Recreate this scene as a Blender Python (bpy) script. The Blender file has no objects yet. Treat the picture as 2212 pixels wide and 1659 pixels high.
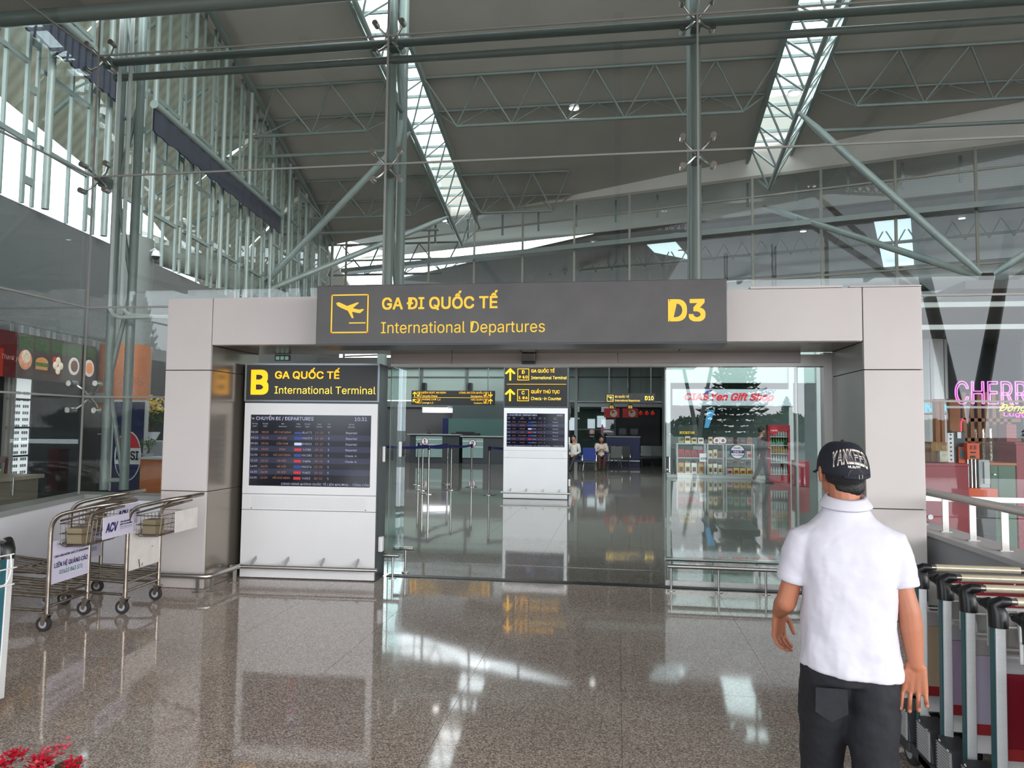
import bpy, bmesh, math, random
from mathutils import Vector, Matrix
random.seed(7)
V = Vector
PI = math.pi
SC = bpy.context.scene
COL = SC.collection

# ------------------------------------------------------------------ camera
F_PX, PITCH, ROLL, YAW, CAM_D, CAM_H = 1560.3, 0.0588, -0.0106, 0.1452, 6.781, 1.65
CAM = V((0, -CAM_D, CAM_H))
FW = V((-math.sin(YAW) * math.cos(PITCH), math.cos(YAW) * math.cos(PITCH), math.sin(PITCH)))
_rt = V((math.cos(YAW), math.sin(YAW), 0)); _up = _rt.cross(FW)
RT = _rt * math.cos(ROLL) - _up * math.sin(ROLL)
UP = _up * math.cos(ROLL) + _rt * math.sin(ROLL)
cd = bpy.data.cameras.new('camera'); cam = bpy.data.objects.new('camera', cd); COL.objects.link(cam)
cd.sensor_fit = 'HORIZONTAL'; cd.sensor_width = 36.0; cd.lens = F_PX / 2212 * 36.0; cd.clip_start = 0.05; cd.clip_end = 500
cam.matrix_world = Matrix(((RT.x, UP.x, -FW.x, CAM.x), (RT.y, UP.y, -FW.y, CAM.y), (RT.z, UP.z, -FW.z, CAM.z), (0, 0, 0, 1)))
SC.camera = cam

# ------------------------------------------------------------------ world, light, exposure
SKY = 5.0
w = bpy.data.worlds.new('overcast_sky'); SC.world = w; w.use_nodes = True
nt = w.node_tree; bg = nt.nodes['Background']; bg.inputs['Strength'].default_value = SKY
tc = nt.nodes.new('ShaderNodeTexCoord'); nz = nt.nodes.new('ShaderNodeTexNoise'); nz.inputs['Scale'].default_value = 2.2; nz.inputs['Detail'].default_value = 4
cr = nt.nodes.new('ShaderNodeValToRGB'); cr.color_ramp.elements[0].position = .3; cr.color_ramp.elements[1].position = .75
cr.color_ramp.elements[0].color = (.72, .80, .88, 1); cr.color_ramp.elements[1].color = (.95, .98, 1.0, 1)
nt.links.new(tc.outputs['Generated'], nz.inputs['Vector']); nt.links.new(nz.outputs['Fac'], cr.inputs['Fac']); nt.links.new(cr.outputs['Color'], bg.inputs['Color'])
sd = bpy.data.lights.new('sun', 'SUN'); sd.energy = 4.2; sd.angle = math.radians(40); sd.color = (1, .97, .93)
sun = bpy.data.objects.new('sun', sd); COL.objects.link(sun)
_sv = V((.76, -.62, .23)).normalized(); sun.rotation_euler = _sv.to_track_quat('Z', 'Y').to_euler()
SC.view_settings.view_transform = 'Standard'; SC.view_settings.look = 'None'
SC.view_settings.exposure = 0.0; SC.view_settings.gamma = 1.0; SC.view_settings.use_curve_mapping = False
SC.cycles.max_bounces = 8; SC.cycles.diffuse_bounces = 4; SC.cycles.glossy_bounces = 4; SC.cycles.transparent_max_bounces = 16
SC.cycles.sample_clamp_indirect = 6.0; SC.cycles.caustics_reflective = False; SC.cycles.caustics_refractive = False

# ------------------------------------------------------------------ pixel -> place on a known plane
def ray(x, y): return FW + RT * ((x - 1106) / F_PX) - UP * ((y - 829.5) / F_PX)
def onY(x, y, Y): d = ray(x, y); return CAM + d * ((Y - CAM.y) / d.y)
def onZ(x, y, Z=0.0): d = ray(x, y); return CAM + d * ((Z - CAM.z) / d.z)
def onX(x, y, X): d = ray(x, y); return CAM + d * ((X - CAM.x) / d.x)
def onP(x, y, p, n): d = ray(x, y); return CAM + d * ((V(p) - CAM).dot(V(n)) / d.dot(V(n)))

# ------------------------------------------------------------------ materials
def lin(c):
    c = c / 255.0
    return c / 12.92 if c <= 0.04045 else ((c + 0.055) / 1.055) ** 2.4
_M = {}
def M(name, rgb, rough=.5, metal=0.0, emit=0.0, var=0.0, vs=8.0, bump=0.0, bs=40.0, alpha=1.0, spec=.5, aniso=None):
    if name in _M: return _M[name]
    m = bpy.data.materials.new(name); m.use_nodes = True; _M[name] = m
    n = m.node_tree.nodes; l = m.node_tree.links; p = n['Principled BSDF']
    c = (lin(rgb[0]), lin(rgb[1]), lin(rgb[2]), 1)
    p.inputs['Base Color'].default_value = c; p.inputs['Roughness'].default_value = rough; p.inputs['Metallic'].default_value = metal
    p.inputs['Specular IOR Level'].default_value = spec; p.inputs['Alpha'].default_value = alpha
    if emit: p.inputs['Emission Color'].default_value = c; p.inputs['Emission Strength'].default_value = emit
    if var or bump:
        t = n.new('ShaderNodeTexCoord')
    if var:
        z = n.new('ShaderNodeTexNoise'); z.inputs['Scale'].default_value = vs; z.inputs['Detail'].default_value = 5
        r = n.new('ShaderNodeMapRange'); r.inputs['From Min'].default_value = .3; r.inputs['From Max'].default_value = .7
        r.inputs['To Min'].default_value = 1 - var; r.inputs['To Max'].default_value = 1 + var * .5
        h = n.new('ShaderNodeHueSaturation'); h.inputs['Color'].default_value = c
        mp = n.new('ShaderNodeMapping')
        if aniso: mp.inputs['Scale'].default_value = aniso
        l.new(t.outputs['Object'], mp.inputs['Vector']); l.new(mp.outputs['Vector'], z.inputs['Vector'])
        l.new(z.outputs['Fac'], r.inputs['Value']); l.new(r.outputs['Result'], h.inputs['Value']); l.new(h.outputs['Color'], p.inputs['Base Color'])
    if bump:
        z2 = n.new('ShaderNodeTexNoise'); z2.inputs['Scale'].default_value = bs; z2.inputs['Detail'].default_value = 3
        b = n.new('ShaderNodeBump'); b.inputs['Strength'].default_value = bump; b.inputs['Distance'].default_value = .01
        l.new(t.outputs['Object'], z2.inputs['Vector']); l.new(z2.outputs['Fac'], b.inputs['Height']); l.new(b.outputs['Normal'], p.inputs['Normal'])
    return m
def granite(name, a, b, c, rough, scale):
    m = bpy.data.materials.new(name); m.use_nodes = True
    n = m.node_tree.nodes; l = m.node_tree.links; p = n['Principled BSDF']; t = n.new('ShaderNodeNewGeometry')
    vo = n.new('ShaderNodeTexVoronoi'); vo.inputs['Scale'].default_value = scale
    sp = n.new('ShaderNodeSeparateColor'); r = n.new('ShaderNodeValToRGB'); r.color_ramp.interpolation = 'CONSTANT'
    e = r.color_ramp.elements; e[0].position = 0; e[0].color = (*[lin(x) for x in a], 1); e[1].position = .3; e[1].color = (*[lin(x) for x in b], 1)
    e2 = r.color_ramp.elements.new(.78); e2.color = (*[lin(x) for x in c], 1)
    l.new(t.outputs['Position'], vo.inputs['Vector']); l.new(vo.outputs['Color'], sp.inputs['Color']); l.new(sp.outputs['Red'], r.inputs['Fac'])
    z = n.new('ShaderNodeTexNoise'); z.inputs['Scale'].default_value = .8; z.inputs['Detail'].default_value = 3
    h = n.new('ShaderNodeHueSaturation'); mr = n.new('ShaderNodeMapRange'); mr.inputs['To Min'].default_value = .85; mr.inputs['To Max'].default_value = 1.12
    l.new(t.outputs['Position'], z.inputs['Vector']); l.new(z.outputs['Fac'], mr.inputs['Value']); l.new(mr.outputs['Result'], h.inputs['Value'])
    l.new(r.outputs['Color'], h.inputs['Color']); l.new(h.outputs['Color'], p.inputs['Base Color'])
    p.inputs['Roughness'].default_value = rough; p.inputs['IOR'].default_value = 1.6
    z3 = n.new('ShaderNodeTexNoise'); z3.inputs['Scale'].default_value = 1.6; z3.inputs['Detail'].default_value = 1
    bu = n.new('ShaderNodeBump'); bu.inputs['Strength'].default_value = .05; bu.inputs['Distance'].default_value = .02
    l.new(t.outputs['Position'], z3.inputs['Vector']); l.new(z3.outputs['Fac'], bu.inputs['Height']); l.new(bu.outputs['Normal'], p.inputs['Normal'])
    return m
def glass_mat(name, tint, ior=1.9):
    m = bpy.data.materials.new(name); m.use_nodes = True; n = m.node_tree.nodes; l = m.node_tree.links
    n.remove(n['Principled BSDF']); o = n['Material Output']
    f = n.new('ShaderNodeFresnel'); f.inputs['IOR'].default_value = ior
    g = n.new('ShaderNodeBsdfGlossy'); g.inputs['Roughness'].default_value = 0.0
    tr = n.new('ShaderNodeBsdfTransparent'); tr.inputs['Color'].default_value = (*tint, 1); mx = n.new('ShaderNodeMixShader')
    ge = n.new('ShaderNodeNewGeometry'); iv = n.new('ShaderNodeMath'); iv.operation = 'SUBTRACT'; iv.inputs[0].default_value = 1.0; mu = n.new('ShaderNodeMath'); mu.operation = 'MULTIPLY'
    l.new(ge.outputs['Backfacing'], iv.inputs[1]); l.new(f.outputs[0], mu.inputs[0]); l.new(iv.outputs[0], mu.inputs[1])   # the pane reflects once, at the face it meets first
    l.new(mu.outputs[0], mx.inputs[0]); l.new(tr.outputs[0], mx.inputs[1]); l.new(g.outputs[0], mx.inputs[2]); l.new(mx.outputs[0], o.inputs['Surface'])
    return m
def ribbed(name, a, b, sc, rot=0):
    m = bpy.data.materials.new(name); m.use_nodes = True; n = m.node_tree.nodes; l = m.node_tree.links; p = n['Principled BSDF']
    t = n.new('ShaderNodeTexCoord'); mp = n.new('ShaderNodeMapping'); mp.inputs['Rotation'].default_value = (0, 0, rot)
    wv = n.new('ShaderNodeTexWave'); wv.inputs['Scale'].default_value = sc; wv.inputs['Distortion'].default_value = .6; wv.inputs['Detail'].default_value = 1
    r = n.new('ShaderNodeValToRGB'); r.color_ramp.elements[0].color = (*[lin(x) for x in a], 1); r.color_ramp.elements[1].color = (*[lin(x) for x in b], 1)
    l.new(t.outputs['Object'], mp.inputs['Vector']); l.new(mp.outputs['Vector'], wv.inputs['Vector']); l.new(wv.outputs['Fac'], r.inputs['Fac']); l.new(r.outputs['Color'], p.inputs['Base Color'])
    p.inputs['Roughness'].default_value = .6
    return m
STEEL = M('painted_steel', (120, 132, 128), .35, 0, var=.12, vs=3)
STEELD = M('painted_steel_dark', (100, 110, 106), .4, 0, var=.12, vs=3)
CHROME = M('polished_steel', (196, 194, 190), .18, 1, var=.08, vs=20)
BRUSH = M('brushed_steel', (190, 188, 184), .32, 1, var=.15, vs=30, aniso=(1, 1, 12))
WORN = M('worn_steel', (156, 146, 136), .3, 1, var=.3, vs=18)
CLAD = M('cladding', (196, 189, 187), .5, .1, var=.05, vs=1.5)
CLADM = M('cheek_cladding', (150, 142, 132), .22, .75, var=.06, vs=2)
JOINT = M('dark_joint', (70, 66, 62), .8)
SIGNM = M('sign_face', (78, 74, 74), .4, 0, var=.2, vs=2.5)
SIGND = M('dark_sign_face', (34, 34, 34), .45, 0, var=.12, vs=3)
YEL = M('yellow_sign_vinyl', (250, 205, 60), .5, emit=.12)  # unlit vinyl; a faint glow is put into its colour
YELB = M('yellow_backlit', (252, 186, 20), .5, emit=.85)
YELT = M('yellow_backlit_thin', (253, 215, 80), .5, emit=.75)
WHITEM = M('white_panel', (222, 222, 224), .28, 0, var=.03, vs=2)
WHITEW = M('white_wall', (240, 240, 246), .6, var=.04, vs=2)
GREYW = M('grey_wall', (160, 162, 166), .6, var=.05, vs=1.2)
DARKC = M('dark_case', (54, 56, 60), .35, .3)
BLACK = M('black_plastic', (20, 20, 22), .35)
RUBBER = M('rubber', (46, 44, 44), .7, var=.2, vs=30)
SCREEN = M('screen', (14, 15, 26), .12, emit=.25)
SCRROW = M('screen_row', (40, 42, 62), .12, emit=.35)
SCRW = M('screen_white_text', (150, 152, 175), .3, emit=.55)
SCRO = M('screen_orange_text', (150, 96, 66), .3, emit=.5)
BLUEL = M('logo_blue', (24, 52, 130), .3, emit=.25)
REDL = M('logo_red', (180, 24, 44), .3, emit=.25)
WHTL = M('logo_white', (176, 184, 220), .3, emit=.35)
ROOFM = M('roof_panel', (168, 162, 154), .7, var=.08, vs=.6)
CEIL = M('ceiling_dark', (84, 84, 82), .7, var=.06, vs=.8)
BULK = M('bulkhead_grey', (96, 98, 98), .6, var=.05, vs=.7)
INTD = M('interior_dark', (52, 54, 58), .6, var=.1, vs=1)
FROST = M('frosted_panel', (176, 196, 188), .35, var=.06, vs=.8)
TEAL = M('teal_glass_panel', (92, 122, 116), .12, var=.05, vs=1)
NAVY = M('navy', (18, 26, 84), .4)
CURT = M('blue_grey_fabric', (44, 48, 60), .9, var=.15, vs=4)
GLASS = glass_mat('facade_glass', (.93, .955, .95), 1.75)
DGLASS = glass_mat('door_glass', (.88, .94, .93), 2.2)
SKYGL = glass_mat('skylight_glass', (.95, .98, .98), 1.45)
FLOORO = granite('speckled_granite', (136, 122, 114), (182, 168, 158), (222, 208, 198), .055, 150)
FLOORI = granite('polished_granite_inside', (122, 119, 112), (138, 134, 126), (150, 146, 138), .05, 120)
BEIGE = ribbed('ribbed_metal_soffit', (128, 122, 108), (156, 150, 134), 1.1, PI / 2)
BEIGEO = ribbed('ribbed_outer_soffit', (172, 168, 152), (194, 190, 174), .9, PI / 2)
LAMP = M('lamp_diffuser', (255, 252, 245), .5, emit=14)
LAMPS = M('small_lamp_diffuser', (255, 252, 245), .5, emit=8)
WOOD = M('orange_wood', (176, 100, 48), .35, var=.2, vs=4, aniso=(1, 1, .2))
REDP = M('maroon_laminate', (140, 28, 44), .4)
GREEN = M('green_laminate', (64, 96, 74), .5)
LEAF = M('leaf_green', (62, 92, 40), .6, var=.4, vs=12)
PINEM = M('pine_green', (38, 58, 40), .8, var=.4, vs=2)
BARK = M('bark', (74, 62, 52), .9, var=.3, vs=6)
INK = M('ink_navy', (34, 36, 92), .6)
INKT = M('ink_teal', (40, 130, 130), .6)
INKW = M('ink_white', (236, 234, 236), .6)
INKR = M('ink_red', (166, 30, 50), .6)
INKG = M('ink_green', (30, 120, 70), .6)
BOARD = M('lilac_white_board', (206, 202, 222), .4, var=.03, vs=6)
BOARDO = M('old_white_board', (214, 208, 204), .5, var=.10, vs=9)

# ------------------------------------------------------------------ mesh builder
class MB:
    def __init__(s): s.v = []; s.f = []
    def add(s, vs, fs):
        k = len(s.v); s.v += [tuple(x) for x in vs]; s.f += [tuple(i + k for i in f) for f in fs]; return s
    def box(s, c, d, R=None):
        h = [x / 2 for x in d]; vs = []
        for z in (-1, 1):
            for x, y in ((-1, -1), (1, -1), (1, 1), (-1, 1)):
                q = V((x * h[0], y * h[1], z * h[2]))
                if R: q = R @ q
                vs.append(q + V(c))
        return s.add(vs, [(3, 2, 1, 0), (4, 5, 6, 7), (0, 1, 5, 4), (1, 2, 6, 5), (2, 3, 7, 6), (3, 0, 4, 7)])
    def bx(s, x0, x1, y0, y1, z0, z1): return s.box(((x0 + x1) / 2, (y0 + y1) / 2, (z0 + z1) / 2), (abs(x1 - x0), abs(y1 - y0), abs(z1 - z0)))
    def tube(s, pts, r, n=8, closed=False, caps=True, rs=None):
        pts = [V(p) for p in pts]; N = len(pts); vs = []; fs = []; prev = None
        for i in range(N):
            if closed: t = (pts[(i + 1) % N] - pts[i - 1])
            else: t = pts[min(i + 1, N - 1)] - pts[max(i - 1, 0)]
            t.normalize()
            if prev is None:
                a = V((0, 0, 1)) if abs(t.z) < .9 else V((1, 0, 0)); u = t.cross(a).normalized()
            else:
                u = prev - t * prev.dot(t)
                u = u.normalized() if u.length > 1e-6 else t.orthogonal().normalized()
            prev = u; b = t.cross(u)
            rr = rs[i] if rs else r
            if not closed and 0 < i < N - 1:
                d1 = (pts[i] - pts[i - 1]).normalized(); d2 = (pts[i + 1] - pts[i]).normalized(); cc = max(.5, math.sqrt(max(0.0, (1 + d1.dot(d2)) / 2)))
            else: cc = 1
            for k in range(n):
                an = 2 * PI * k / n; vs.append(pts[i] + (u * math.cos(an) + b * math.sin(an)) * rr)
        for i in range(N if closed else N - 1):
            j = (i + 1) % N
            for k in range(n): fs.append((i * n + k, i * n + (k + 1) % n, j * n + (k + 1) % n, j * n + k))
        if caps and not closed: fs.append(tuple(range(n - 1, -1, -1))); fs.append(tuple((N - 1) * n + k for k in range(n)))
        return s.add(vs, fs)
    def cyl(s, p0, p1, r0, r1=None, n=12): return s.tube([p0, p1], r0, n, rs=[r0, r0 if r1 is None else r1])
    def lathe(s, prof, c=(0, 0, 0), n=20, ax='z', a0=0, a1=2 * PI):
        vs = []; fs = []; P = len(prof)
        for i in range(n):
            a = 2 * PI * i / n
            for r, z in prof:
                q = (r * math.cos(a), r * math.sin(a), z)
                if ax == 'x': q = (z, q[0], q[1])
                if ax == 'y': q = (q[0], z, q[1])
                vs.append(V(q) + V(c))
        for i in range(n):
            j = (i + 1) % n
            for k in range(P - 1): fs.append((i * P + k, j * P + k, j * P + k + 1, i * P + k + 1))
        return s.add(vs, fs)
    def ball(s, c, r, n=10, m=7, sc=(1, 1, 1)):
        prof = [(max(1e-4, math.sin(PI * k / m)) * 1.0, -math.cos(PI * k / m)) for k in range(m + 1)]
        vs = []; fs = []
        for i in range(n):
            a = 2 * PI * i / n
            for q, z in prof: vs.append(V(c) + V((q * math.cos(a) * r * sc[0], q * math.sin(a) * r * sc[1], z * r * sc[2])))
        P = m + 1
        for i in range(n):
            j = (i + 1) % n
            for k in range(m): fs.append((i * P + k, j * P + k, j * P + k + 1, i * P + k + 1))
        return s.add(vs, fs)
    def prism(s, poly, o, ux, uy, t):
        """polygon (u,v) in plane o+ux*u+uy*v, extruded by vector t"""
        o = V(o); ux = V(ux); uy = V(uy); t = V(t); n = len(poly)
        a = [o + ux * p[0] + uy * p[1] for p in poly]; b = [x + t for x in a]
        return s.add(a + b, [tuple(range(n)), tuple(range(2 * n - 1, n - 1, -1))] + [(i, i + n, (i + 1) % n + n, (i + 1) % n) for i in range(n)])
    def loft(s, rings):
        n = len(rings[0]); vs = [p for r in rings for p in r]; fs = []
        for i in range(len(rings) - 1):
            for k in range(n): fs.append((i * n + k, i * n + (k + 1) % n, (i + 1) * n + (k + 1) % n, (i + 1) * n + k))
        fs.append(tuple(range(n - 1, -1, -1))); fs.append(tuple((len(rings) - 1) * n + k for k in range(n)))
        return s.add(vs, fs)
    def txt(s, body, o, ux, uy, h=None, wid=None, bold=0.0, align='l', depth=0.0, shear=0.0, sp=1.0):
        vs, fs, x0, x1 = text_geo(body, bold, shear, sp)
        o = V(o); ux = V(ux).normalized(); uy = V(uy).normalized()
        sy = (h / CAPH) if h else (wid / (x1 - x0)); sx = (wid / (x1 - x0)) if wid else sy
        ox = -x0 * sx
        if align == 'c': ox = -(x0 + x1) / 2 * sx
        if align == 'r': ox = -x1 * sx
        nn = ux.cross(uy)
        return s.add([o + ux * (a * sx + ox) + uy * (b * sy) + nn * (.0005 * k) for a, b, k in vs], fs)
_T = {}
try: FONT = bpy.data.fonts.load(bpy.utils.resource_path('LOCAL') + '/datafiles/fonts/Inter.woff2')   # the grotesque that ships with Blender
except Exception: FONT = None
CAPH = .682 if FONT is None else .509
def text_geo(body, bold, shear, sp):
    k = (body, bold, shear, sp)
    if k in _T: return _T[k]
    c = bpy.data.curves.new('lettering_source', 'FONT'); c.body = body; c.offset = bold if FONT is None else 0; c.shear = shear; c.space_character = sp
    if FONT: c.font = FONT
    c.resolution_u = 3 if len(body) < 40 else 2; c.fill_mode = 'FRONT'
    o = bpy.data.objects.new('lettering_source', c); COL.objects.link(o)
    me = o.to_mesh()
    vs = [(v.co.x, v.co.y, 0) for v in me.vertices]; fs = [tuple(p.vertices) for p in me.polygons]
    o.to_mesh_clear(); bpy.data.objects.remove(o); bpy.data.curves.remove(c)
    # strokes overlap inside some glyphs: every face gets a layer of its own, a few hundredths of a millimetre apart
    v2, f2 = [], []
    for i, f in enumerate(fs):
        f2.append(tuple(range(len(v2), len(v2) + len(f)))); v2 += [(vs[j][0], vs[j][1], (i * 4 % 11) * .09) for j in f]
    vs, fs = v2, f2
    if FONT and bold > .009:     # a bolder stroke: the glyph laid down four times, slightly shifted
        n0 = len(vs); v0 = list(vs); f0 = list(fs); q = bold * .8; vs, fs = [], []
        for i, (dx, dy) in enumerate(((-q, -q), (q, -q), (q, q), (-q, q))): vs += [(x + dx, y + dy, i + z_) for x, y, z_ in v0]; fs += [tuple(j + i * n0 for j in f) for f in f0]
    xs = [v[0] for v in vs]
    _T[k] = (vs, fs, min(xs), max(xs)); return _T[k]

# ------------------------------------------------------------------ objects
RM = {}
def tags(o, label=None, cat=None, group=None, kind=None):
    if label: o['label'] = label
    if cat: o['category'] = cat
    if group: o['group'] = group
    if kind: o['kind'] = kind
    return o
def thing(name, label, cat, loc=(0, 0, 0), rz=0.0, group=None, kind=None):
    o = bpy.data.objects.new(name, None); COL.objects.link(o); o.empty_display_size = .1
    o.location = loc; o.rotation_euler = (0, 0, rz); RM[o.name] = Matrix.Translation(V(loc)) @ Matrix.Rotation(rz, 4, 'Z')
    return tags(o, label, cat, group, kind)
def mesh(name, mb, mat, smooth=False):
    me = bpy.data.meshes.new(name); me.from_pydata(mb.v, [], mb.f); me.materials.append(mat)
    if smooth: me.polygons.foreach_set('use_smooth', [True] * len(me.polygons))
    me.update(); return me
def part(name, mb, mat, parent, label=None, world=False, smooth=False, bev=0, kind=None):
    me = mb if isinstance(mb, bpy.types.Mesh) else mesh(name, mb, mat, smooth)
    o = bpy.data.objects.new(name, me); COL.objects.link(o); o.parent = parent
    if world and parent.name in RM: o.matrix_parent_inverse = RM[parent.name].inverted()
    if label: o['label'] = label
    if kind: o['kind'] = kind
    if bev:
        b = o.modifiers.new('bevel', 'BEVEL'); b.width = bev; b.segments = 2; b.limit_method = 'ANGLE'
    if smooth and not isinstance(mb, bpy.types.Mesh) and smooth != 'all':
        me.set_sharp_from_angle(angle=math.radians(40))
    return o
def single(name, mb, mat, label, cat, group=None, kind=None, smooth=False, bev=0):
    xs = [v[0] for v in mb.v]; ys = [v[1] for v in mb.v]; zs = [v[2] for v in mb.v]
    c = V(((min(xs) + max(xs)) / 2, (min(ys) + max(ys)) / 2, min(zs))); mb.v = [tuple(V(v) - c) for v in mb.v]
    me = mesh(name, mb, mat, smooth); o = bpy.data.objects.new(name, me); COL.objects.link(o); o.location = c
    if smooth: me.set_sharp_from_angle(angle=math.radians(40))
    if bev:
        b = o.modifiers.new('bevel', 'BEVEL'); b.width = bev; b.segments = 2; b.limit_method = 'ANGLE'
    return tags(o, label, cat, group, kind)
def dup(root, loc=None, rz=None, label=None, group=None, world=None):
    r = root.copy(); COL.objects.link(r)
    if loc is not None: r.location = loc
    if rz is not None: r.rotation_euler = (0, 0, rz)
    if label: r['label'] = label
    if group: r['group'] = group
    for ch in list(root.children):
        c = ch.copy(); COL.objects.link(c); c.parent = r
        for g in list(ch.children):
            d = g.copy(); COL.objects.link(d); d.parent = c
    return r
_U = {}
def beam(name, p0, p1, r, mat, parent=None, n=8, label=None, cat=None, group=None, kind=None):
    """a straight member: shared unit cylinder, placed and scaled"""
    k = (mat.name, n)
    if k not in _U: _U[k] = mesh('member', MB().cyl((0, 0, 0), (0, 0, 1), 1, n=n), mat, True); _U[k].set_sharp_from_angle(angle=math.radians(60))
    o = bpy.data.objects.new(name, _U[k]); COL.objects.link(o); p0 = V(p0); p1 = V(p1); d = p1 - p0
    mw = Matrix.Translation(p0) @ d.to_track_quat('Z', 'Y').to_matrix().to_4x4() @ Matrix.Diagonal((r, r, d.length, 1))
    if parent: o.parent = parent; mw = RM[parent.name].inverted() @ mw
    o.matrix_basis = mw
    return tags(o, label, cat, group, kind)
def bar(name, p0, p1, wd, mat, parent=None, up=(0, 0, 1), label=None):
    """a straight rectangular member of section wd=(a,b)"""
    k = (mat.name, 'bar')
    if k not in _U: _U[k] = mesh('member', MB().box((0, 0, .5), (1, 1, 1)), mat)
    o = bpy.data.objects.new(name, _U[k]); COL.objects.link(o); p0 = V(p0); p1 = V(p1); d = p1 - p0
    mw = Matrix.Translation(p0) @ d.to_track_quat('Z', 'Y').to_matrix().to_4x4() @ Matrix.Diagonal((wd[0], wd[1], d.length, 1))
    if parent: o.parent = parent; mw = RM[parent.name].inverted() @ mw
    o.matrix_basis = mw
    if label: o['label'] = label
    return o
def remesh(o, vox, sm=3, fac=.5):
    r = o.modifiers.new('remesh', 'REMESH'); r.mode = 'VOXEL'; r.voxel_size = vox; r.use_smooth_shade = True
    if sm: s = o.modifiers.new('smooth', 'SMOOTH'); s.iterations = sm; s.factor = fac
    return o
def caps(mb, segs, n=14):
    """tapered capsules for a body that a voxel remesh joins"""
    for a, ra, b, rb in segs:
        mb.cyl(a, b, ra, rb, n); mb.ball(a, ra, n, 8); mb.ball(b, rb, n, 8)
    return mb
X_, Y_, Z_ = V((1, 0, 0)), V((0, 1, 0)), V((0, 0, 1))

# ================================================================== SETTING
def floor_of(label, x0, x1, y0, y1, mat, ks, ms):
    base = MB().bx(x0, x1, y0, y1, -.3, -.004)
    f = single('floor', base, JOINTM, label, 'floor', kind='structure'); RM[f.name] = Matrix.Translation(f.location)
    tm = mesh('tile', MB().bx(.0015, .9765, .0015, .9765, -.02, 0), mat)
    for k in ks:
        for m in ms:
            t = part('tile', tm, None, f); t.location = V((-2.907 + .978 * k, -1.07 + .978 * m, 0)) - f.location
    return f
JOINTM = FLOORO
floor_of('speckled grey-brown granite floor outside the entrance', -34, 30, -19, 1.0, FLOORO, range(-5, 8), range(-5, 2))
JOINTM = FLOORI
floor_of('polished grey granite floor of the hall behind the doors', -40, 34, 1.0, 44, FLOORI, range(-4, 6), range(3, 16))
trk = MB().bx(-2.5, 2.16, .955, 1.075, -.003, .004)
single('trim_1', trk, M('door_track', (36, 38, 38), .35, .6), 'dark metal sliding door track across the granite floor', 'track', kind='structure')
single('ground', MB().bx(-160, 160, -220, -19, -.5, -.15), M('asphalt', (98, 98, 98), .9, var=.1, vs=.5), 'grey road in front of the terminal mirrored in the glass', 'ground', kind='structure')

# ---- entrance portal -------------------------------------------------
XL0, XL1, XR1, XR0 = -4.578, -4.079, 2.164, 2.661
ZT, ZS, ZJ = 2.929, 2.441, 2.187
por = thing('entrance_portal', 'wide entrance portal clad in pale metal panels under the dark departures sign', 'portal', ((XL0 + XR0) / 2, .5, 0), kind='structure')
core = MB().bx(XL0 + .02, XL1 - .02, .02, 1, 0, ZT - .02).bx(XR1 + .02, XR0 - .02, .02, 1, 0, ZT - .02).bx(XL0 + .02, XR0 - .02, .02, 1, ZS + .02, ZT - .02)
part('frame', core, JOINT, por, world=True)
def pan(x0, x1, z0, z1, mat=CLAD, n='panel'):
    g = .004; part(n, MB().bx(x0 + g, x1 - g, 0, .03, z0 + g, z1 - g), mat, por, world=True, bev=.003)
for a, b in ((XL0, XL1), (XR1, XR0)):
    for z0, z1 in ((0, .965), (.965, ZJ), (ZJ, ZT)): pan(a, b, z0, z1)
pan(XL1, -2.0, ZS, ZT); pan(-2.0, 0.1, ZS, ZT); pan(.1, XR1, ZS, ZT)
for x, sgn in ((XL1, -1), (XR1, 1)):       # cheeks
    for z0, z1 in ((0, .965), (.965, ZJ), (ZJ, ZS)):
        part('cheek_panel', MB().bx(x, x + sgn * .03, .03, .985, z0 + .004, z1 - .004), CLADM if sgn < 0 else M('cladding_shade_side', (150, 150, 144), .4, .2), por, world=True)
for x in (XL0, XR0):
    for z0, z1 in ((0, .965), (.965, ZJ), (ZJ, ZT)):
        s = 1 if x == XL0 else -1
        part('side_panel', MB().bx(x, x + s * .03, .03, .985, z0 + .004, z1 - .004), CLAD, por, world=True)
for a, b in ((XL1, -2.55), (-2.55, -1.0), (-1.0, .62), (.62, XR1)):
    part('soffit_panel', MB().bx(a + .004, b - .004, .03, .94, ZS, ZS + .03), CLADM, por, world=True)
for a, b in ((-2.5, -1.8), (-1.8, 0.0), (0.0, 1.86)):
    part('header_panel', MB().bx(a + .003, b - .003, .94, .97, 2.335, 2.46), CLAD, por, world=True, bev=.003)
part('door_header', MB().bx(-2.5, 2.12, .965, 1.12, 2.30, 2.42), M('aluminium', (176, 172, 168), .35, .5), por, world=True)
part('top_flashing', MB().bx(1.2, 2.0, .0, .9, ZT, ZT + .02).bx(2.06, XR0, 0, .9, ZT, ZT + .012), CLAD, por, world=True)
# sensor, exit marker
c = onY(1143, 768, .94)
sen = thing('motion_sensor', 'small dark motion sensor box above the sliding doors', 'sensor', (c.x, .94, c.z - .05))
part('housing', MB().bx(-.075, .075, -.07, 0, -.02, .07), M('sensor_grey', (110, 108, 106), .3, .5), sen, bev=.008)
part('lens', MB().bx(-.07, .07, -.073, -.01, -.045, -.022), BLACK, sen)
c = onY(607, 773, .9)
ex = thing('exit_light', 'small green emergency light above the white flight board kiosk', 'light', (c.x, .93, c.z))
part('housing', MB().bx(-.09, .09, 0, .03, -.03, .035), M('exit_housing', (90, 96, 92), .4), ex)
for i in range(3): part('lamp_window', MB().bx(-.075 + i * .055, -.035 + i * .055, -.004, 0, -.02, .02), M('exit_green', (170, 210, 196), .4, emit=.3), ex)

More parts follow.
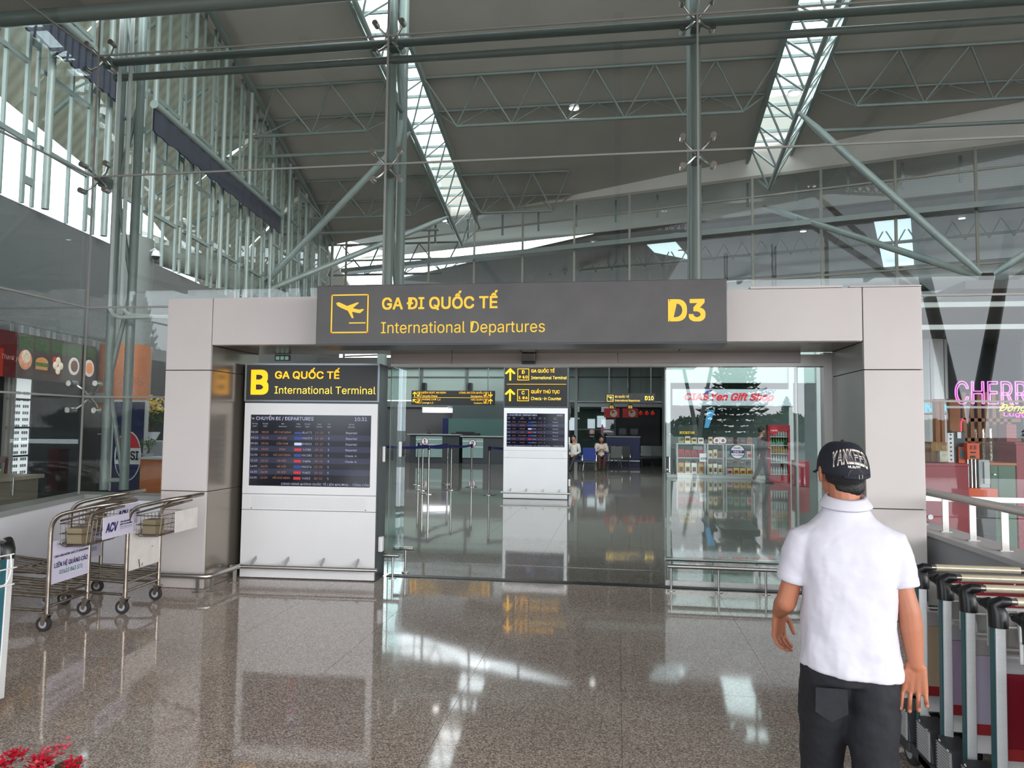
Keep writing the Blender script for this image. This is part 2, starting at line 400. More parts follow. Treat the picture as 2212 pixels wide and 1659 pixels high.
# ---- glass facade -----------------------------------------------------
fac = thing('glass_facade', 'tall frameless glass facade above and beside the entrance portal', 'facade', (0, 1, 0), kind='structure')
rows = [.8, 1.95, 3.02, 4.62, 6.13, 7.6, 9.2]
xs_ = [-6.3, -2.62, .85, 4.3, 7.8, 11.3]
def pane(x0, x1, z0, z1, par=fac, Y=1.0, mat=GLASS, n='pane'):
    g = .006; return part(n, MB().bx(x0 + g, x1 - g, Y, Y + .012, z0 + g, z1 - g), mat, par, world=True)
for i in range(len(xs_) - 1):
    for j in range(len(rows) - 1):
        x0, x1, z0, z1 = xs_[i], xs_[i + 1], rows[j], rows[j + 1]
        if z1 <= 3.1:
            if i == 0: x1 = XL0 + .02
            elif i in (1, 2): continue
            elif i == 3: x0 = XR0 - .02
        elif z0 < 3.1 and XL0 < x1 and x0 < XR0: pass
        pane(x0, x1, z0, z1)
for i in range(1, 3): pane(xs_[i], xs_[i + 1], 2.93, 3.02)
for x0, x1 in ((XL0, -2.62), (.85, XR0)): pane(x0, x1, 2.93, 3.02)
pane(XR0 - .02, 11.3, 0, .8)
# silicone joints, horizontal and vertical
SIL = M('joint_silicone', (150, 150, 146), .5)
for z in (1.95,):
    bar('joint', (-6.3, .995, z), (XL0, .995, z), (.014, .02), SIL, fac); bar('joint', (XR0, .995, z), (11.3, .995, z), (.014, .02), SIL, fac)
for z in (3.02, 4.62, 6.13): bar('joint', (-6.3, .995, z), (11.3, .995, z), (.014, .02), SIL, fac)
for x in xs_[:1] + xs_[3:]: bar('joint', (x, .995, .8), (x, .995, 9.2), (.02, .014), SIL, fac)
for x in xs_[1:3]: bar('joint', (x, .995, 2.95), (x, .995, 9.2), (.02, .014), SIL, fac)
bar('sill_frame', (XR0, 1.0, .98), (11.3, 1.0, .98), (.04, .05), BRUSH, fac)
bar('transom', (XR0, 1.12, 2.94), (11.3, 1.12, 2.94), (.05, .05), M('white_tube', (206, 210, 208), .4), fac); bar('transom', (XR0, 1.2, 2.72), (11.3, 1.2, 2.72), (.05, .05), M('white_tube', (206, 210, 208), .4), fac)
tb = MB().tube([(-6.2, 1.25, 7.5), (-6.2, 1.25, 3.05), (-6.15, 1.25, 2.97), (-6.05, 1.25, 2.94), (-4.5, 1.25, 2.94)], .025)
tb.tube([(-6.05, 1.25, 7.5), (-6.05, 1.25, 3.1), (-5.97, 1.25, 2.99), (-5.9, 1.25, 2.96), (-4.5, 1.25, 2.88)], .025)
part('corner_tube', tb, M('white_tube', (206, 210, 208), .4), fac, world=True, smooth=True)
# left wing of the facade (comes towards the viewer)
WG0 = V((-6.3, 1.0, 0)); WGD = V((.02, -1, 0)).normalized()
wing = thing('glass_facade', 'glass facade wing over the white wall on the left', 'facade', (-6.3, -2.5, 0), kind='structure')
for j in range(len(rows) - 1):
    for a, b in ((0, 3.4), (3.4, 7.0)):
        p0 = WG0 + WGD * (a + .01); p1 = WG0 + WGD * (b - .01); z0 = rows[j] + .006; z1 = rows[j + 1] - .006
        m = MB(); m.add([(p0.x, p0.y, z0), (p1.x, p1.y, z0), (p1.x, p1.y, z1), (p0.x, p0.y, z1), (p0.x - .012, p0.y, z0), (p1.x - .012, p1.y, z0), (p1.x - .012, p1.y, z1), (p0.x - .012, p0.y, z1)], [(0, 1, 2, 3), (7, 6, 5, 4), (0, 4, 5, 1), (1, 5, 6, 2), (2, 6, 7, 3), (3, 7, 4, 0)])
        part('pane', m, GLASS, wing, world=True)
for z in rows[1:5]: bar('joint', WG0 + Z_ * z, WG0 + WGD * 7 + Z_ * z, (.014, .02), SIL, wing)
bar('joint', WG0 + WGD * 3.4 + Z_ * .8, WG0 + WGD * 3.4 + Z_ * 9.2, (.02, .014), SIL, wing)
# spider fittings
def spider(x, z, label, Y=1.0, r=.16):
    t = thing('spider_fitting', label, 'glass fitting', (x, Y + .05, z), group='spider fittings holding the facade glass')
    part('hub', MB().cyl((0, -.03, 0), (0, .12, 0), .028).box((0, .16, 0), (.10, .14, .12)), STEEL, t, smooth=True)
    for sx in (-1, 1):
        for sz in (-1, 1):
            a = part('arm', MB().tube([(0, .05, 0), (sx * r * .55, .05, sz * r * .55), (sx * r, .0, sz * r)], .014, 8, rs=[.02, .015, .012]), CHROME, t, smooth=True)
            part('disc', MB().cyl((sx * r, -.075, sz * r), (sx * r, .02, sz * r), .034, n=14), CHROME, a, smooth=True)
    return t
WHC = {-2.62: 'on the left twin mast', .85: 'on the right mast', -6.3: 'at the left corner of the facade'}
for x in (-2.62, .85, -6.3):
    for z, hn in ((4.62, 'middle'), (6.13, 'upper')) + (((1.95, 'lowest'),) if x < -6 else ()):
        xx = x if x > -6 else x + .0
        spider(xx, z, 'steel four-armed glass fitting, %s one %s' % (hn, WHC[x]))
# masts behind the glass
def mast(label, xa, xb, ya, yb, z0, z1, lat=True, r=.062):
    t = thing('facade_mast', label, 'mast', ((xa + xb) / 2, (ya + yb) / 2, 0), kind='structure')
    beam('tube', (xa, ya, z0), (xa, ya, z1), r, STEEL, t, 14); beam('tube', (xb, yb, z0), (xb, yb, z1), r, STEEL, t, 14)
    z = z0 + .1; s = 0
    while lat and z < z1 - 1.2:
        a, b = ((xa, ya), (xb, yb)) if s else ((xb, yb), (xa, ya))
        beam('brace', (*a, z), (*b, z + 1.25), r * .55, STEEL, t); s = 1 - s; z += 1.25
    for zz in (z0 + .12, 3.0, 5.6): beam('brace', (xa, ya, zz), (xb, yb, zz), r * .55, STEEL, t)
    return t
mast('tall twin tube steel mast behind the glass left of the flight sign', -2.69, -2.70, 1.35, 1.85, 2.95, 14.5)
mast('tall steel tube mast behind the glass above gate number sign', .86, .865, 1.35, 1.75, 2.95, 14.5, lat=False)
mast('lattice steel mast behind the glass above the white wall corner', -6.40, -6.18, 1.55, 1.62, .8, 14.5, r=.055)
for dz, yy, rr in ((0, 1.22, .05), (-.16, 1.3, .045)):
    beam('facade_rail', (-6.3, yy, 6.16 + dz), (16, yy, 6.16 + dz), rr, STEELD, None, 12, 'long horizontal steel tube behind upper glass joint, %s of two' % ('upper' if dz == 0 else 'lower'), 'tube', kind='structure')
beam('canopy_tube', (-12, .4, 6.30), (14, .4, 6.30), .085, STEEL, None, 16, 'thick pale steel tube crossing the top left outside the glass', 'tube', kind='structure')

# ---- left low wall ------------------------------------------------------
wl = thing('wall_left', 'low white wall below the glass behind the steel luggage trolleys', 'wall', (-5.6, .9, 0), kind='structure')
c0 = V((-6.24, 1.0, 0)); c1 = V((-5.75, -.69, 0)); dd = (c1 - c0).normalized(); c2 = c0 + dd * 6.5; nn = V((dd.y, -dd.x, 0))
poly = [(c0.x, c0.y), (XL0 + .01, 1.0), (XL0 + .01, 1.3), (c0.x - .3, 1.3), (c2.x - .5, c2.y), (c2.x, c2.y)]
part('wall_body', MB().prism(poly, (0, 0, 0), X_, Y_, (0, 0, .745)), WHITEW, wl, world=True)
part('coping', MB().prism([(c0.x + .03, c0.y - .03), (XL0 + .01, .97), (XL0 + .01, 1.3), (c0.x - .3, 1.3), (c2.x - .5, c2.y), (c2.x + .03, c2.y)], (0, 0, .745), X_, Y_, (0, 0, .055)), M('coping', (150, 154, 150), .4), wl, world=True)
# ---- right ramp wall and handrail -------------------------------------
wr = thing('wall_right', 'grey ramp parapet wall behind the right-hand trolleys', 'wall', (3.05, -1.2, 0), kind='structure')
part('wall_body', MB().bx(2.80, 3.08, -6.0, .98, 0, .70), GREYW, wr, world=True)
part('coping', MB().bx(2.77, 3.1, -6.0, .98, .70, .745), M('coping_light', (184, 184, 184), .5), wr, world=True, bev=.006)
hr = thing('handrail', 'brushed steel handrail on the grey ramp parapet', 'handrail', (2.93, 0, .745))
part('rail', MB().tube([(2.70, .86, 1.07), (2.8, .86, 1.07), (2.92, .80, 1.07), (2.92, -6, 1.07)], .034, 14), BRUSH, hr, world=True, smooth=True)
for i in range(12): part('post', MB().box((2.92, .77 - .505 * i, .9), (.05, .012, .32)), BRUSH, hr, world=True)
for i in range(12): part('base_plate', MB().box((2.92, .77 - .505 * i, .749), (.09, .05, .008)), BRUSH, hr, world=True)

# ---- exterior canopy (seen only in reflections) and trees --------------
can = thing('exterior_canopy', 'dark canopy roof over the forecourt mirrored in the glass', 'canopy', (0, -8, 6.5), kind='structure')
part('soffit', MB().bx(-34, 16, -16, .9, 6.62, 6.9), M('canopy_soffit', (200, 196, 190), .7), can, world=True)
for k in range(-8, 3):
    bar('rib', (k * 4.0, -16, 6.55), (k * 4.0, .3, 6.55), (.12, .14), STEELD, can)
def mirror_at(px, dist):
    d = ray(px, 900); d.z = 0; d.normalize(); p = CAM + d * dist; return p.x, 2.0 - p.y
def vcol(x, y, label):
    t = thing('v_column', label, 'column', (x, y, 0), group='forked columns holding the forecourt canopy')
    for sx in (-1, 1):
        part('limb', MB().tube([(0, 0, 0), (sx * .25, 0, 2.2), (sx * 1.1, 0, 6.6)], .16, 12, rs=[.2, .17, .12]), STEELD, t, smooth=True)
    part('base', MB().cyl((0, 0, 0), (0, 0, .3), .35), WHITEW, t)
for x, y, l in ((8.1, -9.5, 'forked dark canopy column reflected at the right of the portal'), (-7.5, -9.5, 'forked dark canopy column reflected on the left'), (*mirror_at(1507, 58), 'distant forked column reflected near the left edge of the door glass')): vcol(x, y, l)
single('round_column', MB().cyl((11.2, -12, 0), (11.2, -12, 6.6), .32, n=28), WHITEW, 'pale round column mirrored behind the pink neon letters', 'column', smooth=True)
def pine(x, y, h, wd, label, seed=1):
    rnd = random.Random(seed); t = thing('norfolk_pine', label, 'tree', (x, y, -.15), group='tall pines across the road')
    part('trunk', MB().cyl((0, 0, 0), (0, 0, h * .97), .16, .03, 8), BARK, t)
    m = MB(); z = h * .12; lv = 0
    while z < h:
        rr = wd * .5 * (1 - (z / h)) ** .8 + .12; nb = 11
        for k in range(nb):
            a = 2 * PI * (k + rnd.random() * .7) / nb; r2 = rr * (.75 + .35 * rnd.random()); dr = -.02 * r2; w2 = .14 + .09 * r2
            d = V((math.cos(a), math.sin(a), 0)); s = V((-d.y, d.x, 0))
            for q in range(3):
                f0, f1 = q / 3, (q + 1) / 3; zz0 = z + dr * f0 + .3 * f0 * f0; zz1 = z + dr * f1 + .3 * f1 * f1
                m.add([d * (r2 * f0) + s * w2 * (.5 + .5 * (q == 1)) + Z_ * zz0, d * (r2 * f0) - s * w2 * (.5 + .5 * (q == 1)) + Z_ * zz0, d * (r2 * f1) - s * w2 * .55 + Z_ * zz1, d * (r2 * f1) + s * w2 * .55 + Z_ * zz1, d * (r2 * (f0 + f1) / 2) + Z_ * (zz0 - .2), d * (r2 * (f0 + f1) / 2) + Z_ * (zz1 + .22)],
                      [(0, 1, 2, 3), (0, 4, 1), (2, 5, 3), (0, 4, 3), (1, 4, 2), (0, 1, 5)])
        z += .34 + .2 * (1 - z / h)
    part('foliage', m, PINEM, t)
# ray reflected in the facade plane: place the tree by its mirror image
for px, dist, h, wd, lb in ((1588, 66, 10.4, 8.4, 'tall layered pine mirrored in the right door glass'), (1700, 130, 7, 5, 'distant pine mirrored near the right door frame'), (292, 48, 9.6, 4.6, 'pine mirrored in the glass left of the portal')):
    x, y = mirror_at(px, dist); pine(x, y, h, wd, lb, int(px))
pine(30, -4.5, 9.5, 5.6, 'pine mirrored in the glass wing at the far left', 5)
def tree(x, y, h, wd, label, seed):
    rnd = random.Random(seed); t = thing('broad_tree', label, 'tree', (x, y, -.15), group='low trees along the far side of the road')
    part('trunk', MB().cyl((0, 0, 0), (0, 0, h * .6), .2, .1, 8), BARK, t)
    m = MB()
    for k in range(520):
        a = rnd.random() * 2 * PI; q = rnd.random() ** .5; zz = h * (.25 + .75 * rnd.random()); rr = wd * .5 * q * math.sin(PI * min(1, max(.1, (zz / h - .1))) ** 1.0 * .9 + .1)
        c = V((math.cos(a) * rr, math.sin(a) * rr, zz)); s = .25 + .3 * rnd.random(); R = Matrix.Rotation(rnd.random() * 6, 3, V((rnd.random(), rnd.random(), rnd.random() + .01)).normalized())
        m.add([c + R @ V((s, 0, 0)), c + R @ V((-.4 * s, .7 * s, 0)), c + R @ V((-.5 * s, -.6 * s, .2 * s)), c + R @ V((.2 * s, .1 * s, s * .7))], [(0, 1, 2), (0, 1, 3), (1, 2, 3), (2, 0, 3)])
    part('foliage', m, PINEM, t)
for i in range(26):
    tree(-78 + i * 6.6 + random.uniform(-2, 2), -62 - (i % 2) * 9, random.uniform(2.2, 3.5), random.uniform(6.2, 7.4), 'low leafy tree in the row mirrored along the horizon', 100 + i)

# ================================================================== HALL SHELL
SDv = V((-math.sin(math.radians(7.8)), math.cos(math.radians(7.8)), 0)); SPv = V((-SDv.y, SDv.x, 0))
def S(L, t, z): q = V((CAM.x, CAM.y, 0)) + SPv * L + SDv * t; return V((q.x, q.y, z))
def slab(pts, th):
    """slab from 4 world points with thickness upward"""
    a = [V(p) for p in pts]; b = [p + V((0, 0, th)) for p in a]; n = len(a)
    return MB().add(a + b, [tuple(range(n)), tuple(range(2 * n - 1, n - 1, -1))] + [(i, i + n, (i + 1) % n + n, (i + 1) % n) for i in range(n)])
A = CAM + ray(1000, 470) * 35; A.z = 0; TG17 = math.tan(math.radians(17.2))
def yw(x): return A.y - (x - A.x) * TG17
def zr(y): return 13.96 - .23 * (y - 17.2) if y > 2 else 13.96 + .23 * 15.2
SKL = [(-8.1, -6.75), (5.2, 6.8)]
roof = thing('roof', 'big dark sloping roof over the hall with two skylight strips', 'roof', (0, 15, 13), kind='structure')
YE = 34
def roof_piece(xa0, xb0, ya, yb, xa1=None, xb1=None):
    xa1 = xa0 if xa1 is None else xa1; xb1 = xb0 if xb1 is None else xb1
    y0_, y1_ = min(yb, yw(xa1)), min(yb, yw(xb1)); return slab([(xa0, ya, zr(ya)), (xb0, ya, zr(ya)), (xb1, y1_, zr(y1_)), (xa1, y0_, zr(y0_))], .25)
lx = lambda y: S(10.6, (y + 6.8) / .99, 0).x
part('roof_panel', roof_piece(lx(1.3) - .8, SKL[0][0], 1.3, YE, lx(YE) - .8), ROOFM, roof, world=True)
part('roof_panel', roof_piece(SKL[0][1], SKL[1][0], 1.3, YE), ROOFM, roof, world=True)
part('roof_panel', roof_piece(SKL[1][1], 30, 1.3, YE), ROOFM, roof, world=True)
for si, (xa, xb) in enumerate(SKL):
    YE = yw((xa + xb) / 2)
    sk = thing('skylight', 'long bright skylight strip in the roof, %s of the two' % ('left' if si == 0 else 'right'), 'skylight', ((xa + xb) / 2, 15, 13), kind='structure')
    for x in (xa, xb):
        part('curb', slab([(x - .06, 1.3, zr(1.3) - .25), (x + .06, 1.3, zr(1.3) - .25), (x + .06, YE, zr(YE) - .25), (x - .06, YE, zr(YE) - .25)], .8), STEEL, sk, world=True)
    y = 4.0; k = 0
    while y < YE:
        bar('glazing_bar', (xa, y, zr(y) + .35), (xb, y, zr(y) + .35), (.07, .1), STEEL, sk)
        y += .62 if k % 2 else .92; k += 1
    y = 4.0
    while y < YE - 2:
        part('pane', slab([(xa, y, zr(y) + .42), (xb, y, zr(y) + .42), (xb, y + 3, zr(y + 3) + .42), (xa, y + 3, zr(y + 3) + .42)], .02), SKYGL, sk, world=True); y += 3
    al = bpy.data.lights.new('skylight_daylight', 'AREA'); al.shape = 'RECTANGLE'; al.size = xb - xa - .1; al.size_y = 31; al.energy = 5.0 * PI * (xb - xa) * 31 * .8; al.color = (.9, .96, 1)
    ao = bpy.data.objects.new('skylight_daylight', al); COL.objects.link(ao); ao.location = ((xa + xb) / 2, 17.3, zr(17.3) + .7); ao.rotation_euler = (math.atan(-.23), 0, 0)
# trusses -----------------------------------------------------------------
def tri_truss(label, P, n, wv, dn, off, rc=.06, rb=.035, mat=STEELD, extra=None):
    """P: f(s)->point on the roof underside line centre (s 0..n), wv: half width vector, dn: depth"""
    t = thing('roof_truss', label, 'truss', tuple(P(n / 2)), kind='structure')
    f = [P(i) - wv for i in range(n + 1)]; b = [P(i) + wv for i in range(n + 1)]; lo = [(P(i) + P(i + 1)) / 2 - Z_ * dn + off for i in range(n)]
    beam('top_chord', f[0], f[-1], rc * .9, mat, t); beam('top_chord', b[0], b[-1], rc * .9, mat, t); beam('bottom_chord', lo[0], lo[-1], rc, mat, t, 10)
    for i in range(n):
        for q in (f[i], f[i + 1]): beam('brace', lo[i], q, rb, mat, t, 6)
        for q in (b[i], b[i + 1]): beam('brace', lo[i], q, rb * .8, mat, t, 6)
    return t
for yc, nm in ((18.1, 'nearest of the cross trusses'), (24.1, 'middle one of the cross trusses'), (30.0, 'farthest of the cross trusses')):
    for xa, xb, sd in ((-16.5, -8.1, 'left bay'), (-6.75, 5.2, 'centre bay'), (6.8, 22.6, 'right bay')):
        n = max(3, round((xb - xa) / 2.0)); w0 = .9
        if xb > 0: xb = min(xb, A.x + (A.y - yc - 1.2) / TG17)
        if xb - xa < 3: continue
        n = max(3, round((xb - xa) / 2.0))
        tt = tri_truss('steel lattice roof truss in the %s, %s' % (sd, nm), lambda i, xa=xa, xb=xb, n=n, yc=yc: V((xa + (xb - xa) * i / n, yc, zr(yc) - .12)), n, V((0, w0, -.23 * w0)), 1.2, V((0, 0, 0)))
        if sd != 'centre bay': beam('tie', (xa, yc + .9, zr(yc) - 1.75), (xb, yc + .9, zr(yc) - 1.75), .07, STEELD, tt, 10)
for si, (xa, xb) in enumerate(SKL):
    tri_truss('long lattice truss running under the %s skylight strip' % ('left' if si == 0 else 'right'), lambda i, xa=xa, xb=xb: V(((xa + xb) / 2, 5 + (yw(xa) - 4.5) * i / 13, zr(5 + (yw(xa) - 4.5) * i / 13) - .15)), 13, V(((xb - xa) / 2, 0, 0)), 1.25, V((0, 0, 0)), rc=.08, rb=.04, mat=STEEL)
# raking struts
def strut(p0, p1, label, r=.12):
    t = thing('raking_strut', label, 'strut', tuple(V(p0)), kind='structure'); p0 = V(p0); p1 = V(p1); d = (p1 - p0).normalized()
    m = MB().tube([p0, p0 + d * .8, p1 - d * .8, p1], r, 14, rs=[r * .5, r, r, r * .5])
    part('tube', m, STEEL, t, world=True, smooth=True); part('pin', MB().box(p0, (.3, .3, .3)), STEEL, t, world=True)
B1 = onY(545, 640, 20); B2 = onY(2130, 602, 17)
n1 = V((-7.43, 18, zr(18) - 1.5)); n2 = V((-7.43, 24, zr(24) - 1.5)); n3 = V((6.0, 18, zr(18) - 1.5)); n4 = V((6.0, 24, zr(24) - 1.5))
strut(B1, n1, 'steeper raking tube strut rising to the left skylight'); strut(B1, n2, 'flatter raking tube strut rising to the left skylight')
strut(B2, n3, 'steeper raking tube strut rising to the right skylight'); strut(B2, n4, 'flatter raking tube strut rising to the right skylight')
strut(B2, B2 + V((6, -2, 4.2)), 'raking tube strut leaning out of the right edge')
for q, nm in ((B1, 'left'), (B2, 'right')): single('concrete_pier', MB().cyl((q.x, q.y, 0), (q.x, q.y, q.z - .15), .45, n=24), GREYW, 'round grey pier under the %s raking struts' % nm, 'pier', smooth=True, kind='structure')

# ---- left side glazed wall ----------------------------------------------
side = thing('window_1', 'long glazed side wall with ladder mullions high on the left', 'window', tuple(S(10, 22, 6)), kind='structure')
ts = [10.5, 12.5, 14.5, 16.6, 18.7, 20.9, 23.1, 25.4, 27.8, 29.9, 32.3, 34.6, 37]
ztop = lambda t: zr(S(10, t, 0).y) - .1
LAD = mesh('ladder_rung', MB().box((0, 0, 0), (.34, .05, .10)), STEEL)
for i, t in enumerate(ts):
    zt = ztop(t)
    beam('tube', S(9.75, t, 6.0), S(9.75, t, zt), .075, STEEL, side, 12)
    a = S(9.95, t - .42, 6.0); bar('mullion', a, V((a.x, a.y, zt)), (.07, .07), STEEL, side)
    a2 = S(9.95, t - .12, 6.0); bar('mullion', a2, V((a2.x, a2.y, zt)), (.06, .06), STEEL, side)
    k = 6.5
    while k < zt:
        bar('rung', V((a.x, a.y, k)), V((a2.x, a2.y, k)), (.05, .16), STEEL, side); k += .95
    if i + 1 < len(ts):
        t2 = ts[i + 1]; a3 = S(9.98, (t + t2) / 2, 6); bar('mullion', a3, V((a3.x, a3.y, zt)), (.08, .04), STEEL, side)
        for z in (7.3, 8.9, 10.5): bar('transom', S(9.95, t, z), S(9.95, t2 - .42, z), (.07, .1), STEEL, side)
        p0, p1 = S(10, t, 6.02), S(10, t2 - .42, 6.02); zt2 = ztop(t2)
        part('pane', MB().add([p0, p1, V((p1.x, p1.y, zt2)), V((p0.x, p0.y, zt)), p0 - Y_ * 0 + SPv * .02, p1 + SPv * .02, V((p1.x, p1.y, zt2)) + SPv * .02, V((p0.x, p0.y, zt)) + SPv * .02], [(0, 1, 2, 3), (7, 6, 5, 4), (0, 4, 5, 1), (1, 5, 6, 2), (2, 6, 7, 3), (3, 7, 4, 0)]), SKYGL, side, world=True)
for z0, r in ((None, .1),): beam('edge_beam', S(9.7, 8, ztop(8)), S(9.7, 37, ztop(37)), .12, STEELD, side, 10)
pr = thing('roof_drain_pipe', 'fat pale ventilation duct low behind the left mullions', 'duct', tuple(S(11, 27, 7.2)))
part('duct', MB().tube([S(11.2, 21, 6.9), S(10.9, 27, 7.1), S(10.6, 33, 7.0)], .42, 18), M('duct_metal', (190, 188, 178), .4, .3), pr, world=True, smooth=True)
# bulkhead under it
bh = MB(); a, b = S(10, 3, 0), S(10, 40, 0)
bh.add([(a.x, a.y, 2.9), (b.x, b.y, 2.9), (b.x, b.y, 6.0), (a.x, a.y, 6.0)] + [tuple(V(q) + SPv * .3) for q in ((a.x, a.y, 2.9), (b.x, b.y, 2.9), (b.x, b.y, 6.0), (a.x, a.y, 6.0))], [(0, 1, 2, 3), (7, 6, 5, 4), (0, 4, 5, 1), (1, 5, 6, 2), (2, 6, 7, 3), (3, 7, 4, 0)])
single('trim_2', bh, BULK, 'plain dark grey bulkhead above the cafe on the left', 'bulkhead', kind='structure')
# eave outside
ev = thing('outer_eave', 'ribbed pale metal eave outside the left side glazing', 'eave', tuple(S(12.5, 20, 11)), kind='structure')
evz = [(6, 12.2), (14, 11.3), (20, 10.6), (28, 9.6), (33, 7.7), (44, 5.0)]
for (t0, z0), (t1, z1) in zip(evz, evz[1:]): part('soffit', slab([S(10.3, t0, ztop(t0) - .2), S(10.3, t1, ztop(t1) + .2), S(14.5, t1, z1), S(14.5, t0, z0)], .15), BEIGEO, ev, world=True)
for t in range(8, 42, 3): beam('strut', S(10.3, t, ztop(t) - 1.8), S(13.6, t, 11.2 - .05 * t), .07, STEEL, ev)
# curtains
def curtain(t0, t1, label):
    m = MB(); n = 44; zt = 9.75; top = []; 
    for i in range(n + 1):
        t = t0 + (t1 - t0) * i / n; w_ = .03 * math.sin(i * 2.1); zb = zt - .62 - .05 * abs(math.sin(i * PI / 6.0))
        m.v += [tuple(S(9.4 + w_, t, zt)), tuple(S(9.4 + w_, t, zb)), tuple(S(9.44 + w_, t, zt)), tuple(S(9.44 + w_, t, zb))]
    for i in range(n):
        k = i * 4; m.f += [(k, k + 1, k + 5, k + 4), (k + 2, k + 6, k + 7, k + 3), (k + 1, k + 3, k + 7, k + 5), (k, k + 4, k + 6, k + 2)]
    t = thing('rolled_blind', label, 'blind', tuple(S(9.4, (t0 + t1) / 2, 9.2)), group='rolled blue-grey blinds high on the left')
    part('fabric', m, CURT, t, world=True, smooth=True); beam('roller', S(9.42, t0, zt + .06), S(9.42, t1, zt + .06), .11, STEEL, t, 12)
curtain(13.2, 16.6, 'rolled blue-grey scalloped blind at the upper left, nearer one'); curtain(18.0, 27.8, 'long rolled blue-grey scalloped blind in front of the mullions')
# big round column with dome camera
cp = onY(282, 640, 5.2)
single('round_column', MB().cyl((cp.x, 5.2, 2.9), (cp.x, 5.2, 5.02), .36, n=32), M('grey_column', (126, 130, 128), .6), 'thick round grey column rising behind the left mast', 'column', smooth=True, kind='structure')
cc = onY(337, 552, 5.2)
dc = thing('dome_camera', 'white dome security camera on a curved arm beside the round column', 'camera', (cc.x, cc.y, cc.z))
part('bracket', MB().tube([(-.24, 0, .0), (-.12, 0, .08), (-.03, 0, .13), (0, 0, .1)], .014, 8), WHITEM, dc, smooth=True)
part('housing', MB().lathe([(0, .1), (.05, .09), (.075, .03), (.08, -.02), (.0, -.02)]), WHITEM, dc, smooth=True)
part('dome', MB().ball((0, 0, -.02), .065, 14, 8, (1, 1, 1)), BLACK, dc, smooth=True)

# ---- far glass wall ------------------------------------------------------
E_ = V((math.cos(math.radians(-17.2)), math.sin(math.radians(-17.2)), 0)); N_ = V((-E_.y, E_.x, 0))
def W(s, z, o=0): q = A + E_ * s + N_ * o; return V((q.x, q.y, z))
far = thing('window_2', 'tall angled glass wall with thin mullions at the far end', 'window', tuple(W(8, 5)), kind='structure')
s = -7.0
while s < 34:
    bar('mullion', W(s, 4.6), W(s, 11.85), (.09, .09), M('mullion_grey', (112, 110, 98), .5), far); s += 2.55
for z, hh in ((5.2, .07), (7.6, .07), (11.0, .07), (11.8, .12)): bar('transom', W(-7, z), W(34, z), (.08, hh), M('mullion_grey', (112, 110, 98), .5), far)
bar('beam', W(-7, 9.65, -.1), W(34, 9.65, -.1), (.6, .2), STEELD, far)
for k in range(16):
    part('pane', MB().add([W(-7 + k * 2.55 + .05, z, o) for o in (0, .015) for z in (4.7, 11.75)] + [W(-7 + (k + 1) * 2.55 - .05, z, o) for o in (0, .015) for z in (4.7, 11.75)], [(0, 4, 5, 1), (2, 3, 7, 6)]), SKYGL, far, world=True)
for k in range(14): bar('upper_post', W(-4 + k * 1.9, 10.9, .9), W(-4 + k * 1.9, 11.9, .9), (.09, .09), STEELD, far)
single('trim_3', MB().add([W(-8, 11.86), W(34, 11.86), W(34, 15), W(-8, 15), W(-8, 11.86, .2), W(34, 11.86, .2), W(34, 15, .2), W(-8, 15, .2)], [(0, 1, 2, 3), (7, 6, 5, 4), (0, 4, 5, 1), (1, 5, 6, 2), (2, 6, 7, 3), (3, 7, 4, 0)]), ROOFM, 'dark panel closing the roof above the far glass wall', 'panel', kind='structure')
# neighbouring roofs beyond
nb = thing('neighbour_roof', 'ribbed pale roof of the next building beyond the far glass', 'roof', tuple(W(10, 11, 12)), kind='structure')
part('eave', slab([W(-9, 12.0, .3), W(44, 12.0, .3), W(44, 12.25, 4), W(-9, 12.25, 4)], .12), BEIGE, nb, world=True); part('eave', slab([W(-9, 12.2, 4), W(44, 12.2, 4), W(44, 12.45, 7.8), W(-9, 12.45, 7.8)], .12), BEIGEO, nb, world=True)
part('pale_roof', slab([W(-12, 12.45, 7.7), W(44, 12.45, 7.7), W(44, 17.2, 20), W(-18, 17.2, 20)], .12), BEIGE, nb, world=True)
part('dark_roof', MB().add([W(-9, 10.9, 8), W(4, 12.3, 7.8), W(44, 12.3, 7.8), W(44, 8.2, 42), W(-30, 8.2, 42)] + [V(q) + Z_ * .15 for q in (W(-9, 10.9, 8), W(4, 12.3, 7.8), W(44, 12.3, 7.8), W(44, 8.2, 42), W(-30, 8.2, 42))], [(0, 4, 3), (0, 3, 1), (1, 3, 2), (5, 8, 9), (5, 6, 8), (6, 7, 8), (0, 1, 6, 5), (1, 2, 7, 6), (2, 3, 8, 7), (3, 4, 9, 8), (4, 0, 5, 9)]), CEIL, nb, world=True)
for k in range(5): beam('truss_chord', W(2, 11.2 - k * .3, 11 + k * 5), W(44, 11.2 - k * .3, 11 + k * 5), .09, STEELD, nb)
for k in range(44): beam('truss_brace', W(k - 1, 11.0, 11), W(k - .5, 11.95, 11), .035, STEELD, nb, 6); beam('truss_brace', W(k, 11.0, 11), W(k - .5, 11.95, 11), .035, STEELD, nb, 6)
for s0 in (8.5, 20.0): 
    m = slab([W(s0 - 2, 12.0, 9.6), W(s0 - .4, 12.0, 9.6), W(s0 + 1.4, 9.0, 32), W(s0, 9.0, 32)], .05); part('skylight', m, M('daylit_skylight', (215, 235, 240), .5, emit=1.1), nb, world=True)
dct = thing('air_duct', 'long fat grey air duct crossing behind the far glass', 'duct', tuple(W(12, 7.6, 3)))
part('duct', MB().tube([W(-1, 7.75, 3), W(25, 7.75, 3)], .5, 20), M('duct_grey', (104, 104, 98), .4, .3), dct, world=True, smooth=True)
